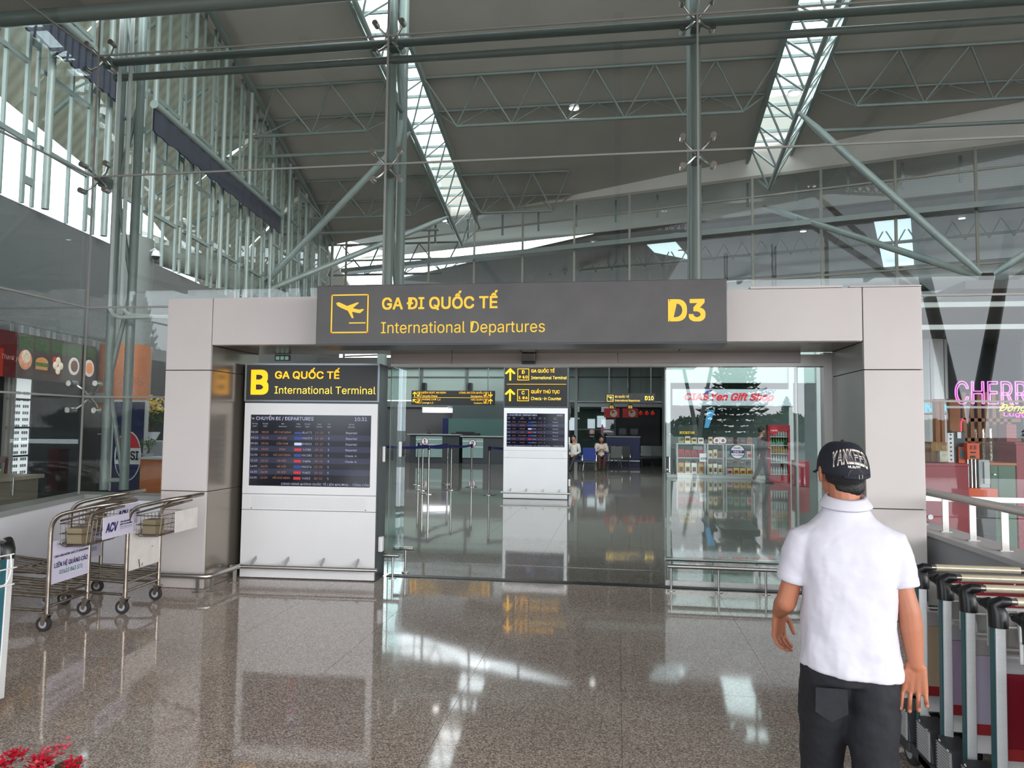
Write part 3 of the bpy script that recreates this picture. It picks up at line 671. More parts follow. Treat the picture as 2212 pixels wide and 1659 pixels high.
for k in range(6): part('collar', MB().tube([W(k * 4 + 1, 7.75, 3), W(k * 4 + 1.08, 7.75, 3)], .53, 20), M('duct_grey', (104, 104, 98), .4, .3), dct, world=True, smooth=True)
single('wall_far', MB().add([W(-24, -0, 42), W(46, 0, 42), W(46, 8.2, 42), W(-24, 8.2, 42), W(-24, 0, 42.3), W(46, 0, 42.3), W(46, 8.2, 42.3), W(-24, 8.2, 42.3)], [(0, 1, 2, 3), (7, 6, 5, 4), (0, 4, 5, 1), (1, 5, 6, 2), (2, 6, 7, 3), (3, 7, 4, 0)]), INTD, 'dark wall added far beyond the glass to close off the sky', 'wall', kind='structure')  # unseen wall, added to shut out bright sky behind the far glass
# mezzanine deck hiding the lower hall from above
mz = MB().bx(-26, 20, 27.6, 45, 4.5, 5.0); single('ceiling_1', mz, CEIL, 'dark deck above the check-in counters and shop', 'ceiling', kind='structure')
single('ceiling_2', MB().bx(-3, 24, 18.4, 27.6, 4.6, 4.9), CEIL, 'dark deck above the gift shop', 'ceiling', kind='structure')
single('wall_right_1', MB().bx(23, 23.3, 1.3, 34, 0, 16), INTD, 'dark side wall of the hall on the right', 'wall', kind='structure')
lb = MB(); q0, q1 = S(13, 2, 0), S(13, 46, 0)
lb.add([(q0.x, q0.y, 0), (q1.x, q1.y, 0), (q1.x, q1.y, 5.9), (q0.x, q0.y, 5.9), (q0.x - .3, q0.y, 0), (q1.x - .3, q1.y, 0), (q1.x - .3, q1.y, 5.9), (q0.x - .3, q0.y, 5.9)], [(0, 1, 2, 3), (7, 6, 5, 4), (0, 4, 5, 1), (1, 5, 6, 2), (2, 6, 7, 3), (3, 7, 4, 0)])
single('wall_left_1', lb, INTD, 'dark side wall of the hall on the left', 'wall', kind='structure')
# hanging downlights
for px, py, Yd, r, nm in ((1240, 235, 18.2, .17, 'high in the middle of the roof'), (1716, 203, 17.6, .2, 'under the right skylight'), (960, 477, 27, .17, 'at the foot of the left skylight'), (1283, 524, 32, .16, 'in front of the far beam'), (1735, 500, 31, .14, 'below the far beam on the right'), (2078, 472, 29, .14, 'at the far right under the dark ceiling'), (1470, 544, 33, .13, 'left of the right mast under the far ceiling')):
    q = onY(px, py, Yd); t = thing('downlight', 'round white downlight %s' % nm, 'light', tuple(q), group='round downlights hanging from the roof')
    part('rim', MB().lathe([(r * 1.02, .10), (r * 1.12, .0), (r, 0), (r, .06), (0, .06)], n=24), WHITEM, t, smooth=True); part('diffuser', MB().lathe([(r, .01), (0, .01)], n=24), LAMP, t)

# ================================================================== SIGNS
PLANE = [(.13, .78), (.21, .80), (.43, .70), (.70, .79), (.745, .775), (.58, .64), (.76, .60), (.84, .62), (.885, .60), (.78, .51), (.72, .515), (.56, .55), (.61, .39), (.565, .38), (.45, .575), (.27, .65), (.165, .71)]
def icon(mb, o, s, ux, uy, plane=True, fw_=.035):
    o = V(o); t = V(ux).cross(V(uy)) * .003
    for a, b, c, d in ((0, 0, 1, fw_), (0, 1 - fw_, 1, 1), (0, 0, fw_, 1), (1 - fw_, 0, 1, 1)): mb.prism([(a * s, b * s), (c * s, b * s), (c * s, d * s), (a * s, d * s)], o, ux, uy, t)
    if plane:
        mb.prism([(x * s, y * s) for x, y in PLANE], o, ux, uy, t)
        mb.prism([(x * s, y * s) for x, y in ((.49, .245), (.93, .245), (.93, .275), (.49, .275))], o, ux, uy, t)
def arrow(mb, c, s, ang, ux=X_, uy=Z_):
    """arrow centred at c, size s, pointing ang (0=up)"""
    p = [(-.07, -.5), (.07, -.5), (.07, .22), (.26, .02), (.40, .02), (.40, .12), (0, .5), (-.40, .12), (-.40, .02), (-.26, .02), (-.07, .22)]
    ca, sa = math.cos(ang), math.sin(ang); mb.prism([((x * ca - y * sa) * s, (x * sa + y * ca) * s) for x, y in p], c, ux, uy, V(ux).cross(V(uy)) * .003)
ms = thing('gate_sign', 'wide dark departures sign with yellow lettering and D3 over the entrance', 'sign', (-.93, -.2, 2.39))
YS = -.42
part('body', MB().bx(-2.784, .932, YS, -.0, 2.393, 2.943), SIGNM, ms, world=True, bev=.006)
part('bottom_trim', MB().bx(-2.79, .938, YS - .004, .0, 2.382, 2.396), DARKC, ms, world=True)
def pxtxt(mb, body, Y, x0, x1, yb, yt, bold=0.0, z=None, **k):
    a = onY(x0, yb, Y); b = onY(x1, yb, Y); c = onY((x0 + x1) / 2, yt, Y); return mb.txt(body, (a.x, Y, (a.z + b.z) / 2), X_, Z_, h=c.z - (a.z + b.z) / 2, wid=b.x - a.x, bold=bold, **k)
l1 = MB(); a = onY(714, 720, YS - .004); b = onY(795, 719, YS - .004); icon(l1, (a.x, YS - .003, a.z), b.x - a.x, X_, Z_); part('plane_pictogram', l1, YEL, ms, world=True)
part('lettering', pxtxt(MB(), 'GA ĐI QUỐC TẾ', YS - .004, 825, 1075, 666.5, 642, .022), YEL, ms, world=True)
part('lettering', pxtxt(MB(), 'International Departures', YS - .004, 823, 1177, 718.5, 694, .003), YEL, ms, world=True)
part('gate_number', pxtxt(MB(), 'D3', YS - .004, 1443, 1524, 692, 648, .03), YEL, ms, world=True)

# ---- flight information kiosks ----------------------------------------
KW = 1.50
FL = [('08:30', '08:30', 'HỒ CHÍ MINH', 'n', 'BL6171', '23-28', '5', 'Departed'), ('09:15', '09:15', 'HÀ NỘI', 'b', 'VN1572', '13-20', '5', 'Departed'), ('09:50', '09:50', 'CẦN THƠ', 'w', 'BV8021', '25-27', '5', 'Departed'),
      ('10:20', '10:20', 'VINH', 'r', 'VJ788', '10-12', '5', 'Departed'), ('11:50', '11:50', 'HỒ CHÍ MINH', 'b', 'VN1383', '13-20', '5', 'Check-in'), ('12:10', '12:10', 'HÀ NỘI', 'r', 'VJ404', '10-12', '5', 'Check-in'),
      ('14:00', '14:00', 'HÀ NỘI', 'b', 'VN1574', '13-20', '5', ''), ('14:35', '14:35', 'HÀ NỘI', 'r', 'VJ402', '10-12', '5', ''), ('16:00', '16:00', 'HỒ CHÍ MINH', 'r', 'VJ363', '10-12', '5', '')]
SW, SH = 1.34, .765
def screen_meshes(nrows, hdr):
    wm, om, rows_, fl = MB(), MB(), MB(), {'b': MB(), 'r': MB(), 'w': MB()}; y = -.004; tx = lambda m, s, x, z, h, **k: m.txt(s, (x * SW, y, z * SH), X_, Z_, h=h, **k)
    tx(wm, 'CHUYẾN ĐI / DEPARTURES', .045, .925, .036, bold=.01); tx(wm, '10:31', .865, .925, .036, bold=.01)
    icon_ = MB(); wm.prism([(x * .05, z * .05) for x, z in PLANE], (.0, y, .905 * SH), X_, Z_, (0, -.001, 0))
    cols = (.005, .10, .20, .38, .445, .555, .65, .80); ce = (.036, .125, .27, .40, .475, .575, .655, .84)
    for a, b, c in (('Giờ bay', 'EOBT', 0), ('Dự kiến', 'EOBT', 1), ('Đến', 'Destination', 2), ('Hãng', 'Airlines', 3), ('Chuyến', 'Flight', 4), ('Quầy', 'Counter', 5), ('Cửa', 'Gate', 6), ('Ghi chú', 'Remarks', 7)):
        tx(wm, a, ce[c], .865, .013, align='c'); tx(wm, b, ce[c], .828, .013, align='c')
    for i, r in enumerate(FL[:nrows]):
        rh = .72 / nrows; z = .78 - i * rh
        if i % 2: rows_.bx(0, SW, -.0025, -.001, (z - rh * .5 - rh * .5 + .02) * SH, (z - rh * .5 + rh * .5 + .02) * SH)
        zt = z - rh * .5
        for c, s in enumerate(r):
            if not s: continue
            if c == 3:
                k = {'n': 'b'}.get(s, s); fl[k].bx((ce[3] - .03) * SW, (ce[3] + .03) * SW, -.004, -.0028, (zt - .008) * SH, (zt + (.03 if s != 'n' else .02)) * SH); continue
            tx(om if c in (1, 2, 5) else wm, s, ce[c], zt, .021, align='c', bold=.008)
    tx(wm, 'CẢNG HÀNG KHÔNG QUỐC TẾ LIÊN KHƯƠNG - TỔNG CÔN', .27 if hdr else .0, .018, .021, wid=SW * (.72 if hdr else .98), bold=.008)
    return [('screen_row', rows_, SCRROW), ('white_text', wm, SCRW), ('orange_text', om, SCRO), ('airline_mark', fl['b'], BLUEL), ('airline_mark', fl['r'], REDL), ('airline_mark', fl['w'], WHTL)]
def kiosk(label, loc, rz, height, header, front, rows_n, hdr):
    t = thing('flight_info_kiosk', label, 'information kiosk', loc, rz); hw = KW / 2
    zh = front
    part('case', MB().bx(-hw, hw, .012, .34, 0, height), DARKC, t, bev=.006)
    fr = MB().bx(-hw, -hw + .02, -.004, .012, zh, height).bx(hw - .02, hw, -.004, .012, zh, height).bx(-hw + .02, hw - .02, -.004, .012, height - .02, height).bx(-hw + .02, hw - .02, -.004, .012, zh, zh + .014)
    part('sign_frame', fr, M('frame_grey', (112, 116, 120), .3, .8), t)
    sg = part('header_sign', MB().bx(-hw + .02, hw - .02, .0, .012, zh + .014, height - .02), SIGND, t)
    for nm, mb, mt in header: part(nm, mb, mt, sg)
    # white bezel with a hole for the screen
    x0, x1 = -hw + .012, hw - .012; s0 = -SW / 2; st = zh - .145; sb = st - SH
    part('bezel', MB().bx(x0, x1, -.006, .012, st, zh - .02).bx(x0, x1, -.006, .012, sb - .085, sb).bx(x0, s0, -.006, .012, sb, st).bx(-s0, x1, -.006, .012, sb, st), WHITEM, t)
    sc = part('screen', MB().bx(s0, -s0, .004, .012, sb, st), SCREEN, t)
    if rows_n not in _SC: _SC[rows_n] = [(n, mesh(n, m, mt), mt) for n, m, mt in screen_meshes(rows_n, hdr)]
    for n, me, mt in _SC[rows_n]:
        o = part(n, me, None, sc); o.location = (s0, .004, sb)
    pz = sb - .09
    pf = part('speaker_panel', MB().bx(x0, x1, -.006, .012, pz - .165, pz), WHITEM, t, bev=.002)
    hm = MB()
    for i in range(72):
        for j in range(8): hm.box((-.62 + i * .0175, -.0065, pz - .03 - j * .0155), (.005, .001, .005))
    part('perforation', hm, M('hole_grey', (170, 170, 172), .8), pf)
    part('screw', MB().cyl((-.63, -.008, pz - .15), (-.63, .0, pz - .15), .006).cyl((.63, -.008, pz - .15), (.63, 0, pz - .15), .006), BLACK, pf)
    part('lower_panel', MB().bx(x0, x1, -.006, .012, .012, pz - .17), WHITEM, t, bev=.002)
    part('bumper_rail', MB().cyl((-hw - .02, -.15, .15), (hw + .06, -.15, .15), .021, n=14), BRUSH, t, smooth=True)
    for fx in (-.37, -.13, .13, .38): part('bracket', MB().box((fx * KW, -.075, .185), (.008, .16, .035), Matrix.Rotation(.5, 3, 'X')), BRUSH, t)
    part('socket_box', MB().bx(hw, hw + .05, .06, .14, .30, .46), WHITEM, t, bev=.012)
    part('side_handle', MB().bx(hw, hw + .03, .16, .19, 1.25, 1.42), WHITEM, t, bev=.008)
    return t
_SC = {}
H1 = 2.31; F1 = 1.895
hb = MB().txt('B', (-.68, -.004, F1 + .085), X_, Z_, h=.245, wid=.2, bold=.035)
h1 = MB().txt('GA QUỐC TẾ', (-.41, -.004, F1 + .25), X_, Z_, h=.075, wid=.72, bold=.02)
h2 = MB().txt('International Terminal', (-.41, -.004, F1 + .085), X_, Z_, h=.078, wid=1.12, bold=.004)
g0 = onZ(515, 1247.7); g1 = onZ(811, 1257)
kiosk('flight board kiosk marked B just inside the portal on the left', ((g0.x + g1.x) / 2, (g0.y + g1.y) / 2, 0), math.atan2(g1.y - g0.y, g1.x - g0.x), H1, [('terminal_letter', hb, YELB), ('lettering', h1, YELB), ('lettering', h2, YELT)], F1, 9, True)
H2 = 3.10; F2 = 2.10; hy = MB(); hw_ = MB()
for zz, L1, L2, T1, T2 in ((.62, 'D', '9→10', 'GA QUỐC TẾ', 'International Terminal'), (.14, 'C', '1→26', 'QUẦY THỦ TỤC', 'Check-in Counter')):
    z = F2 + zz; arrow(hy, (-.60, -.004, z + .14), .29, 0)
    icon(hy, (-.43, -.004, z), .27, X_, Z_, False, .045)
    hy.txt(L1, (-.295, -.004, z + .155), X_, Z_, h=.075, bold=.02, align='c'); hy.txt(L2.replace('→', ' '), (-.295, -.004, z + .045), X_, Z_, h=.06, wid=.21, bold=.015, align='c')
    arrow(hy, (-.30, -.004, z + .075), .05, -PI / 2)
    hy.txt(T1, (-.11, -.004, z + .18), X_, Z_, h=.07, wid=(.54 if zz > .5 else .66), bold=.015); hw_.txt(T2, (-.11, -.004, z + .025), X_, Z_, h=.07, wid=(.82 if zz > .5 else .70), bold=.006)
hy.bx(-.68, .70, -.006, -.003, F2 + .525, F2 + .533)
kiosk('freestanding flight board kiosk with check-in arrows in the middle of the hall', (-1.86, 9.75, 0), .0, H2, [('lettering', hy, YELB), ('lettering', hw_, YELT)], F2, 7, False)

# ---- hanging signs ------------------------------------------------------
def hang(label, x0, x1, Y, z0, z1, ztop=4.9):
    t = thing('hanging_sign', label, 'sign', ((x0 + x1) / 2, Y, z0))
    part('body', MB().bx(x0, x1, Y, Y + .16, z0, z1), SIGND, t, world=True, bev=.005)
    for x in (x0 + .08 * (x1 - x0), x1 - .08 * (x1 - x0)): part('rod', MB().cyl((x, Y + .08, z1), (x, Y + .08, ztop), .012), STEELD, t, world=True)
    return t
a = onY(889, 843.5, 11); b = onY(1067, 875, 11); Y = 11
t = hang('black hanging sign listing security check and customs left of the middle kiosk', a.x, b.x, Y, b.z, a.z); wd = b.x - a.x; hh = a.z - b.z; my, mw_ = MB(), MB(); yy = Y - .004
for sx, cell in ((0, 0), (1, 1)):
    for row in (0, 1):
        zc = b.z + hh * (.74 if row == 0 else .26); e = lambda u: a.x + wd * (u if not sx else 1 - u)
        arrow(my, (e(.04), yy, zc), hh * .36, (0 if row == 0 else PI / 4) if not sx else (PI if row == 0 else 0))
        icon(my, (e(.095) - hh * .16, yy, zc - hh * .16), hh * .32, X_, Z_, False, .06); my.box((e(.095), yy, zc + .015), (.03, .003, .05)); my.box((e(.095) - .02, yy, zc - .03), (.05, .003, .02))
        s1, s2 = ((('KIỂM SOÁT AN NINH', 'Security Check'), ('PHÒNG CHỜ 1,2', 'Lounge 1,2')), (('CÔNG AN CỬA KHẨU', 'Immigration'), ('HẢI QUAN', 'Customs')))[sx][row]
        al_ = 'r' if sx else 'l'; my.txt(s1, (e(.135), yy, zc + .018), X_, Z_, h=.044, bold=.004, align=al_); mw_.txt(s2, (e(.135), yy, zc - .065), X_, Z_, h=.040, bold=.0, align=al_)
mw_.bx(a.x + .05, b.x - .07, yy - .001, yy, b.z + hh * .5, b.z + hh * .5 + .006)
part('lettering', my, YELB, t, world=True); part('lettering', mw_, YELT, t, world=True)
a = onY(1307, 849.5, 18); b = onY(1415, 871, 18); Y = 18; yy = Y - .004
t = hang('small black hanging sign reading international departures D10', a.x, b.x, Y, b.z, a.z); my = MB(); wd = b.x - a.x; hh = a.z - b.z
icon(my, (a.x + wd * .04, yy, b.z + hh * .16), hh * .66, X_, Z_, True, .06); my.txt('ĐI QUỐC TẾ', (a.x + wd * .2, yy, b.z + hh * .55), X_, Z_, h=.065, wid=wd * .28, bold=.004); my.txt('International Departures', (a.x + wd * .2, yy, b.z + hh * .17), X_, Z_, h=.06, wid=wd * .5, bold=.0); my.txt('D10', (a.x + wd * .8, yy, b.z + hh * .32), X_, Z_, h=.13, wid=wd * .17, bold=.02)
part('lettering', my, YELT, t, world=True)
single('sign_gantry', MB().bx(-6, -2, 11.0, 11.16, 4.88, 5.04).bx(-1, 2, 18.0, 18.16, 4.88, 5.04).bx(-6.1, -5.9, 11, 11.16, 0, 5.04), STEELD, 'grey gantry carrying the hanging signs', 'gantry', kind='structure')

# ---- sliding doors -------------------------------------------------------
def door(name, label, x0, x1, Y, z1=2.30, th=.012, frame=False):
    t = thing(name, label, 'door', ((x0 + x1) / 2, Y, 0), kind='structure')
    part('pane', MB().bx(x0, x1, Y, Y + th, .02, z1), DGLASS, t, world=True)
    part('edge_strip', MB().bx(x0 - .006, x0, Y - .002, Y + th + .002, .02, z1), SIL, t, world=True)
    return t
d1 = door('door_1', 'narrow glass sidelight beside the flight board kiosk', -2.50, -2.372, 1.0)
d2 = door('door_2', 'open sliding glass door leaf parked at the left', -2.60, -2.346, 1.06)
part('handle', MB().bx(-2.40, -2.365, .99, 1.0, 1.30, 1.47), WHITEM, d2, world=True, bev=.006)
d3 = door('door_3', 'sliding glass door leaf parked on the right with round notice', .499, 1.83, 1.0)
part('bottom_rail', MB().bx(.499, 1.83, .985, 1.02, .02, .07), BRUSH, d3, world=True)
d4 = door('door_4', 'fixed glass side pane at the right end of the doors', 1.84, 2.086, 1.045, 2.44)
part('frame', MB().bx(2.086, 2.164, .96, 1.1, 0, 2.44).bx(1.824, 1.845, 1.03, 1.08, 0, 2.44), M('aluminium', (176, 172, 168), .35, .5), d4, world=True)
q = onY(1593, 976, .99); stk = thing('round_notice', 'round white notice with blue band stuck on the right door glass', 'sticker', (q.x, .985, q.z))
R0 = onY(1609.5, 976, .99).x - q.x
part('rim', MB().lathe([(R0, 0), (R0, .004), (0, .004)], n=40, ax='y'), BLACK, stk); part('disc', MB().lathe([(R0 * .9, -.002), (0, -.002)], n=40, ax='y'), INKW, stk)
part('band', MB().bx(-R0 * .88, R0 * .88, -.004, -.003, -R0 * .2, R0 * .22), M('band_blue', (34, 62, 130), .5), stk)
part('lettering', MB().txt('CHÚ Ý', (0, -.006, -R0 * .13), X_, Z_, h=R0 * .26, align='c', bold=.02), INKW, stk)
part('lettering', MB().txt('frosafti', (-R0 * .08, -.005, R0 * .42), X_, Z_, h=R0 * .2, align='c', bold=.01).txt('CỬA TỰ ĐỘNG', (0, -.005, -R0 * .52), X_, Z_, h=R0 * .15, align='c', bold=.01), INK, stk)
q0 = onY(1435.5, 986, .98); q1 = onY(1447, 1021, .98)
acc = thing('access_reader', 'small black access reader on the edge of the right door glass', 'reader', ((q0.x + q1.x) / 2, .985, q1.z))
w_ = (q1.x - q0.x) / 2; h_ = q0.z - q1.z
part('frame', MB().bx(-w_, w_, -.02, .015, 0, h_), CHROME, acc, bev=.008); part('face', MB().bx(-w_ * .72, w_ * .72, -.024, -.019, h_ * .05, h_ * .95), BLACK, acc, bev=.003); part('lamp', MB().lathe([(.009, -.026), (.004, -.026)], (0, 0, h_ * .2), 12, 'y'), INKW, acc)

# ---- bumper rails ------------------------------------------------------
def brail(label, x0, x1, y, z, posts, r=.022):
    t = thing('bumper_rail', label, 'rail', ((x0 + x1) / 2, y, 0))
    part('rail', MB().cyl((x0, y, z), (x1, y, z), r, n=16), BRUSH, t, world=True, smooth=True)
    for x in posts:
        p = part('post', MB().cyl((x, y + .0, 0), (x, y, z), .011, n=10), BRUSH, t, world=True, smooth=True); part('foot_plate', MB().cyl((x, y, 0), (x, y, .006), .04, n=14), BRUSH, p, world=False)
        p.matrix_parent_inverse = RM[t.name].inverted()
    return t
brail('low steel bumper rail in front of the right door leaf', .512, 2.13, .84, .245, (.546, 1.016, 1.473, 1.95))
brail('second low steel bumper rail behind the right door glass', .50, 2.1, 1.20, .255, (.54, 1.0, 1.45))
brail('short low steel bumper rail beside the flight board kiosk end', -2.5, -2.33, .86, .245, (-2.40,))
brail('short low steel bumper rail behind the left door leaf', -2.5, -2.27, 1.2, .265, (-2.36,))
br = thing('bumper_rail', 'bent low steel bumper rail around the foot of the left pillar', 'rail', (-4.2, -.12, 0))
part('rail', MB().tube([(-4.75, -.11, .15), (-4.05, -.11, .15), (-3.99, -.10, .15), (-3.955, -.06, .15), (-3.94, .45, .15)], .026, 14), BRUSH, br, world=True, smooth=True)
for x, y in ((-4.5, -.11), (-4.07, -.11), (-3.955, -.06), (-3.945, .36)): part('post', MB().box((x, y, .07), (.035, .01, .14)).box((x, y, .004), (.08, .05, .006)), BRUSH, br, world=True)

# ================================================================== HALL INTERIOR
YB = 28
zb = lambda y: onY(1000, y, YB).z
single('wall_back', MB().bx(-24, -9.6, YB, YB + .2, 0, 2.55).bx(-9.6, -2.2, YB, YB + .2, 0, 2.3), M('back_wall_grey', (96, 96, 98), .5, var=.05, vs=.6), 'dark grey back wall of the hall behind the numbered counters', 'wall', kind='structure')
gl = thing('window_3', 'frosted upper glazing with dark mullions above the counters', 'window', (-8, YB, 2.9), kind='structure')
part('beam', MB().bx(-24, 9, YB - .25, YB, 2.55, 2.85), M('beam_grey', (110, 116, 114), .5), gl, world=True)
part('light_strip', MB().bx(-8.2, -2.5, YB - .35, YB - .25, 2.50, 2.60), M('white_strip', (228, 232, 230), .5), gl, world=True)
xs2 = [-24, -21, -18, -15, -12, -9.6, -7.3, -5.0, -2.7, -1.95, 0.55, 3.1, 5.6]
for i in range(len(xs2) - 1):
    part('panel', MB().bx(xs2[i] + .06, xs2[i + 1] - .06, YB, YB + .05, 2.9, 4.5), FROST, gl, world=True); bar('mullion', (xs2[i], YB - .08, 2.85), (xs2[i], YB - .08, 4.5), (.1, .1), STEELD, gl)
    bar('rail', (xs2[i], YB - .06, 4.05), (xs2[i + 1], YB - .06, 4.05), (.06, .06), STEELD, gl)
for i, x in enumerate((-9.4, -7.1, -4.8)): single('speaker', MB().bx(x - .09, x + .09, YB - .4, YB - .1, 3.35, 3.75), BLACK, 'small black loudspeaker on a mullion, %s from the left' % ('first', 'second', 'third')[i], 'speaker', bev=.02)
tb_ = thing('partition', 'teal glass partition behind counter two', 'partition', (-5.4, 26.6, 0), kind='structure')
part('panel', MB().bx(-7.9, -2.2, 26.6, 26.65, 0, 2.0), TEAL, tb_, world=True); part('panel', MB().bx(-7.9, -2.2, 27.4, 27.45, 2.0, 2.75), M('dim_glass', (92, 104, 104), .15), tb_, world=True); part('end_panel', MB().bx(-8.15, -7.9, 26.5, 26.7, 0, 2.0), NAVY, tb_, world=True)
def counter(label, x0, x1, xa, xb, Y, num, zt, scr):
    t = thing('counter', label, 'counter', ((x0 + x1) / 2, Y, 0))
    part('body', MB().bx(x0, x1, Y + .1, Y + .8, 0, zt - .05), M('counter_dark', (52, 58, 62), .4), t, world=True)
    part('top', MB().bx(x0 - .1, x1 + .05, Y - .05, Y + .9, zt - .05, zt), M('stone_top', (160, 166, 166), .3), t, world=True, bev=.01)
    fp = part('front_panel', MB().bx(xa, xb, Y + .02, Y + .1, .25, zt - .1), M('frost_teal', (130, 156, 152), .25), t, world=True)
    part('shelf_strip', MB().bx(xa, xb, Y + .0, Y + .02, zt - .25, zt - .22).bx(xa, xb, Y + .0, Y + .02, zt - .5, zt - .47), WHITEM, t, world=True)
    c = V(((xa + xb) / 2 if num == '2' else xa + .35 * (xb - xa), Y - .01, zt - .33))
    d = part('number_disc', MB().lathe([(.17, 0), (0, 0)], c, 28, 'y'), M('plum_ring', (110, 40, 70), .5), t, world=True)
    part('disc_face', MB().lathe([(.145, -.006), (0, -.006)], c, 28, 'y'), INKW, t, world=True)
    part('numeral', MB().txt(num, (c.x, c.y - .012, c.z - .09), X_, Z_, h=.18, align='c', bold=.03), M('plum', (110, 40, 70), .5), t, world=True)
    return t
counter('left glass-fronted counter with a disc bearing one', -9.2, -6.95, -8.9, -7.7, 24.6, '1', 1.28, 0)
counter('right glass-fronted counter beside the freestanding kiosk', -6.78, -4.6, -6.78, -5.85, 24.6, '2', 1.22, 0)
mo = thing('monitor', 'low black monitor lying behind counter two', 'monitor', (-6.8, 25.2, 1.23)); part('panel', MB().bx(-.65, .65, 0, .3, .0, .10).bx(-.4, .4, 0, .2, .10, .16), BLACK, mo); 
mi = thing('microphone', 'small black gooseneck microphone on counter one', 'microphone', (-8.4, 25.0, 1.28)); part('base', MB().bx(-.1, .1, -.05, .05, 0, .04), BLACK, mi); part('neck', MB().tube([(0, 0, .03), (0, 0, .14), (-.1, 0, .2)], .02), BLACK, mi)
def qpost(x, y, label):
    t = thing('queue_post', label, 'barrier post', (x, y, 0), group='steel queue barrier posts')
    part('pole', MB().cyl((0, 0, .02), (0, 0, 1.08), .026, n=12), CHROME, t, smooth=True); part('base', MB().lathe([(.16, 0), (.16, .012), (.05, .03), (.0, .035)], n=20), CHROME, t, smooth=True); part('cassette', MB().cyl((0, 0, 1.06), (0, 0, 1.17), .034, n=12), BLACK, t, smooth=True)
    return t
qp = []
for i, (px, py, l) in enumerate(((912, 1059, 'first from the left, in front of counter one'), (925, 1067, 'nearest of those left of the kiosk'), (974, 1058, 'in the middle of the belt line'), (966, 1046, 'just behind the middle one'), (1018, 1052, 'in front of counter two'), (1056, 1069, 'nearest the freestanding kiosk'), (903, 1048, 'farthest left behind the belts'))):
    p = onZ(px, py); qp.append(p); qpost(p.x, p.y, 'steel queue barrier post with blue belt, %s' % l)
def belt(p, q, label, z=1.1):
    p, q = V(p), V(q); d = (q - p); n = V((-d.y, d.x, 0)).normalized() * .004; m = MB()
    pts = [p + d * (i / 8) + Z_ * (z - .03 * math.sin(PI * i / 8)) for i in range(9)]
    for i in range(8):
        a, b = pts[i], pts[i + 1]; m.add([a - n, b - n, b - n + Z_ * .06, a - n + Z_ * .06, a + n, b + n, b + n + Z_ * .06, a + n + Z_ * .06], [(0, 1, 2, 3), (7, 6, 5, 4), (3, 2, 6, 7), (0, 4, 5, 1)])
    single('queue_belt', m, NAVY, label, 'belt', group='navy queue barrier belts')
belt(qp[6], qp[0], 'navy belt at the far left of the queue'); belt(qp[0], qp[3], 'navy belt from the first post to the rear middle post'); belt(qp[1], qp[2], 'navy belt between the two nearest left posts'); belt(qp[2], qp[4], 'navy belt from the middle post to counter two'); belt(qp[5], qp[5] + V((1.3, .4, 0)), 'short navy belt behind the freestanding kiosk'); belt(qp[1], qp[1] + V((-1.5, .5, 0)), 'navy belt running out behind the left door leaf')
# right part: glass partition, navy counter, posters
gp = thing('window_4', 'glass partition with grey frame behind the waiting chairs', 'window', (.0, 27, 0), kind='structure')
GF = M('frame_light', (186, 188, 186), .4)
bar('post', (-1.9, 26.9, 0), (-1.9, 26.9, 4.5), (.14, .14), GF, gp); bar('beam', (-1.9, 26.9, 2.68), (6, 26.9, 2.68), (.14, .16), GF, gp)
for x in (-.1,): bar('post', (x, 26.9, 0), (x, 26.9, 2.6), (.05, .05), STEELD, gp)
bar('rail', (-1.9, 26.9, 1.55), (-.1, 26.9, 1.55), (.04, .05), STEELD, gp)
part('pane', MB().bx(-1.85, -.15, 26.9, 26.92, .1, 2.6), GLASS, gp, world=True)
for i, (a_, b_, z0, z1) in enumerate(((-2.6, -2.0, 1.5, 2.1), (-1.4, -1.05, 1.6, 2.05), (-.95, -.55, 1.65, 2.2))): part('daylit_opening', MB().bx(a_, b_, 27.7, 27.75, z0, z1), M('daylit', (200, 215, 222), .5, emit=.8), gp, world=True)
single('wall_back_1', MB().bx(-2.2, 8, 27.78, 27.98, 0, 2.6), M('back_panel_green', (58, 74, 66), .6, var=.3, vs=1.2), 'dim greenish back wall behind the glass partition', 'wall', kind='structure')
single('wall_back_2', MB().bx(-.1, 1.95, 27.2, 27.4, 0, 2.62), INTD, 'near-black panel behind the navy counter', 'wall', kind='structure')
nc = thing('counter', 'long navy blue service counter with pale top behind the chairs', 'counter', (.3, 25, 0))
a = onY(1310, 942, 25); b = onY(1382, 985, 25)
part('body', MB().bx(a.x, b.x, 25, 25.7, 0, a.z - .04), NAVY, nc, world=True); part('top', MB().bx(a.x - .03, b.x + .03, 24.95, 25.75, a.z - .04, a.z), GF, nc, world=True); part('foot_rail', MB().cyl((a.x, 24.85, .22), (b.x, 24.85, .22), .03), BRUSH, nc, world=True)
for i, (x, w2) in enumerate(((1345, 'left'), (1370, 'right'))):
    q = onY(x, 938, 25.2); t = thing('monitor', 'dark desk monitor on the navy counter, %s one' % w2, 'monitor', (q.x, 25.3, a.z)); part('panel', MB().bx(-.16, .16, 0, .04, .08, .34), BLACK, t); part('stand', MB().bx(-.03, .03, 0, .04, 0, .1), BLACK, t)
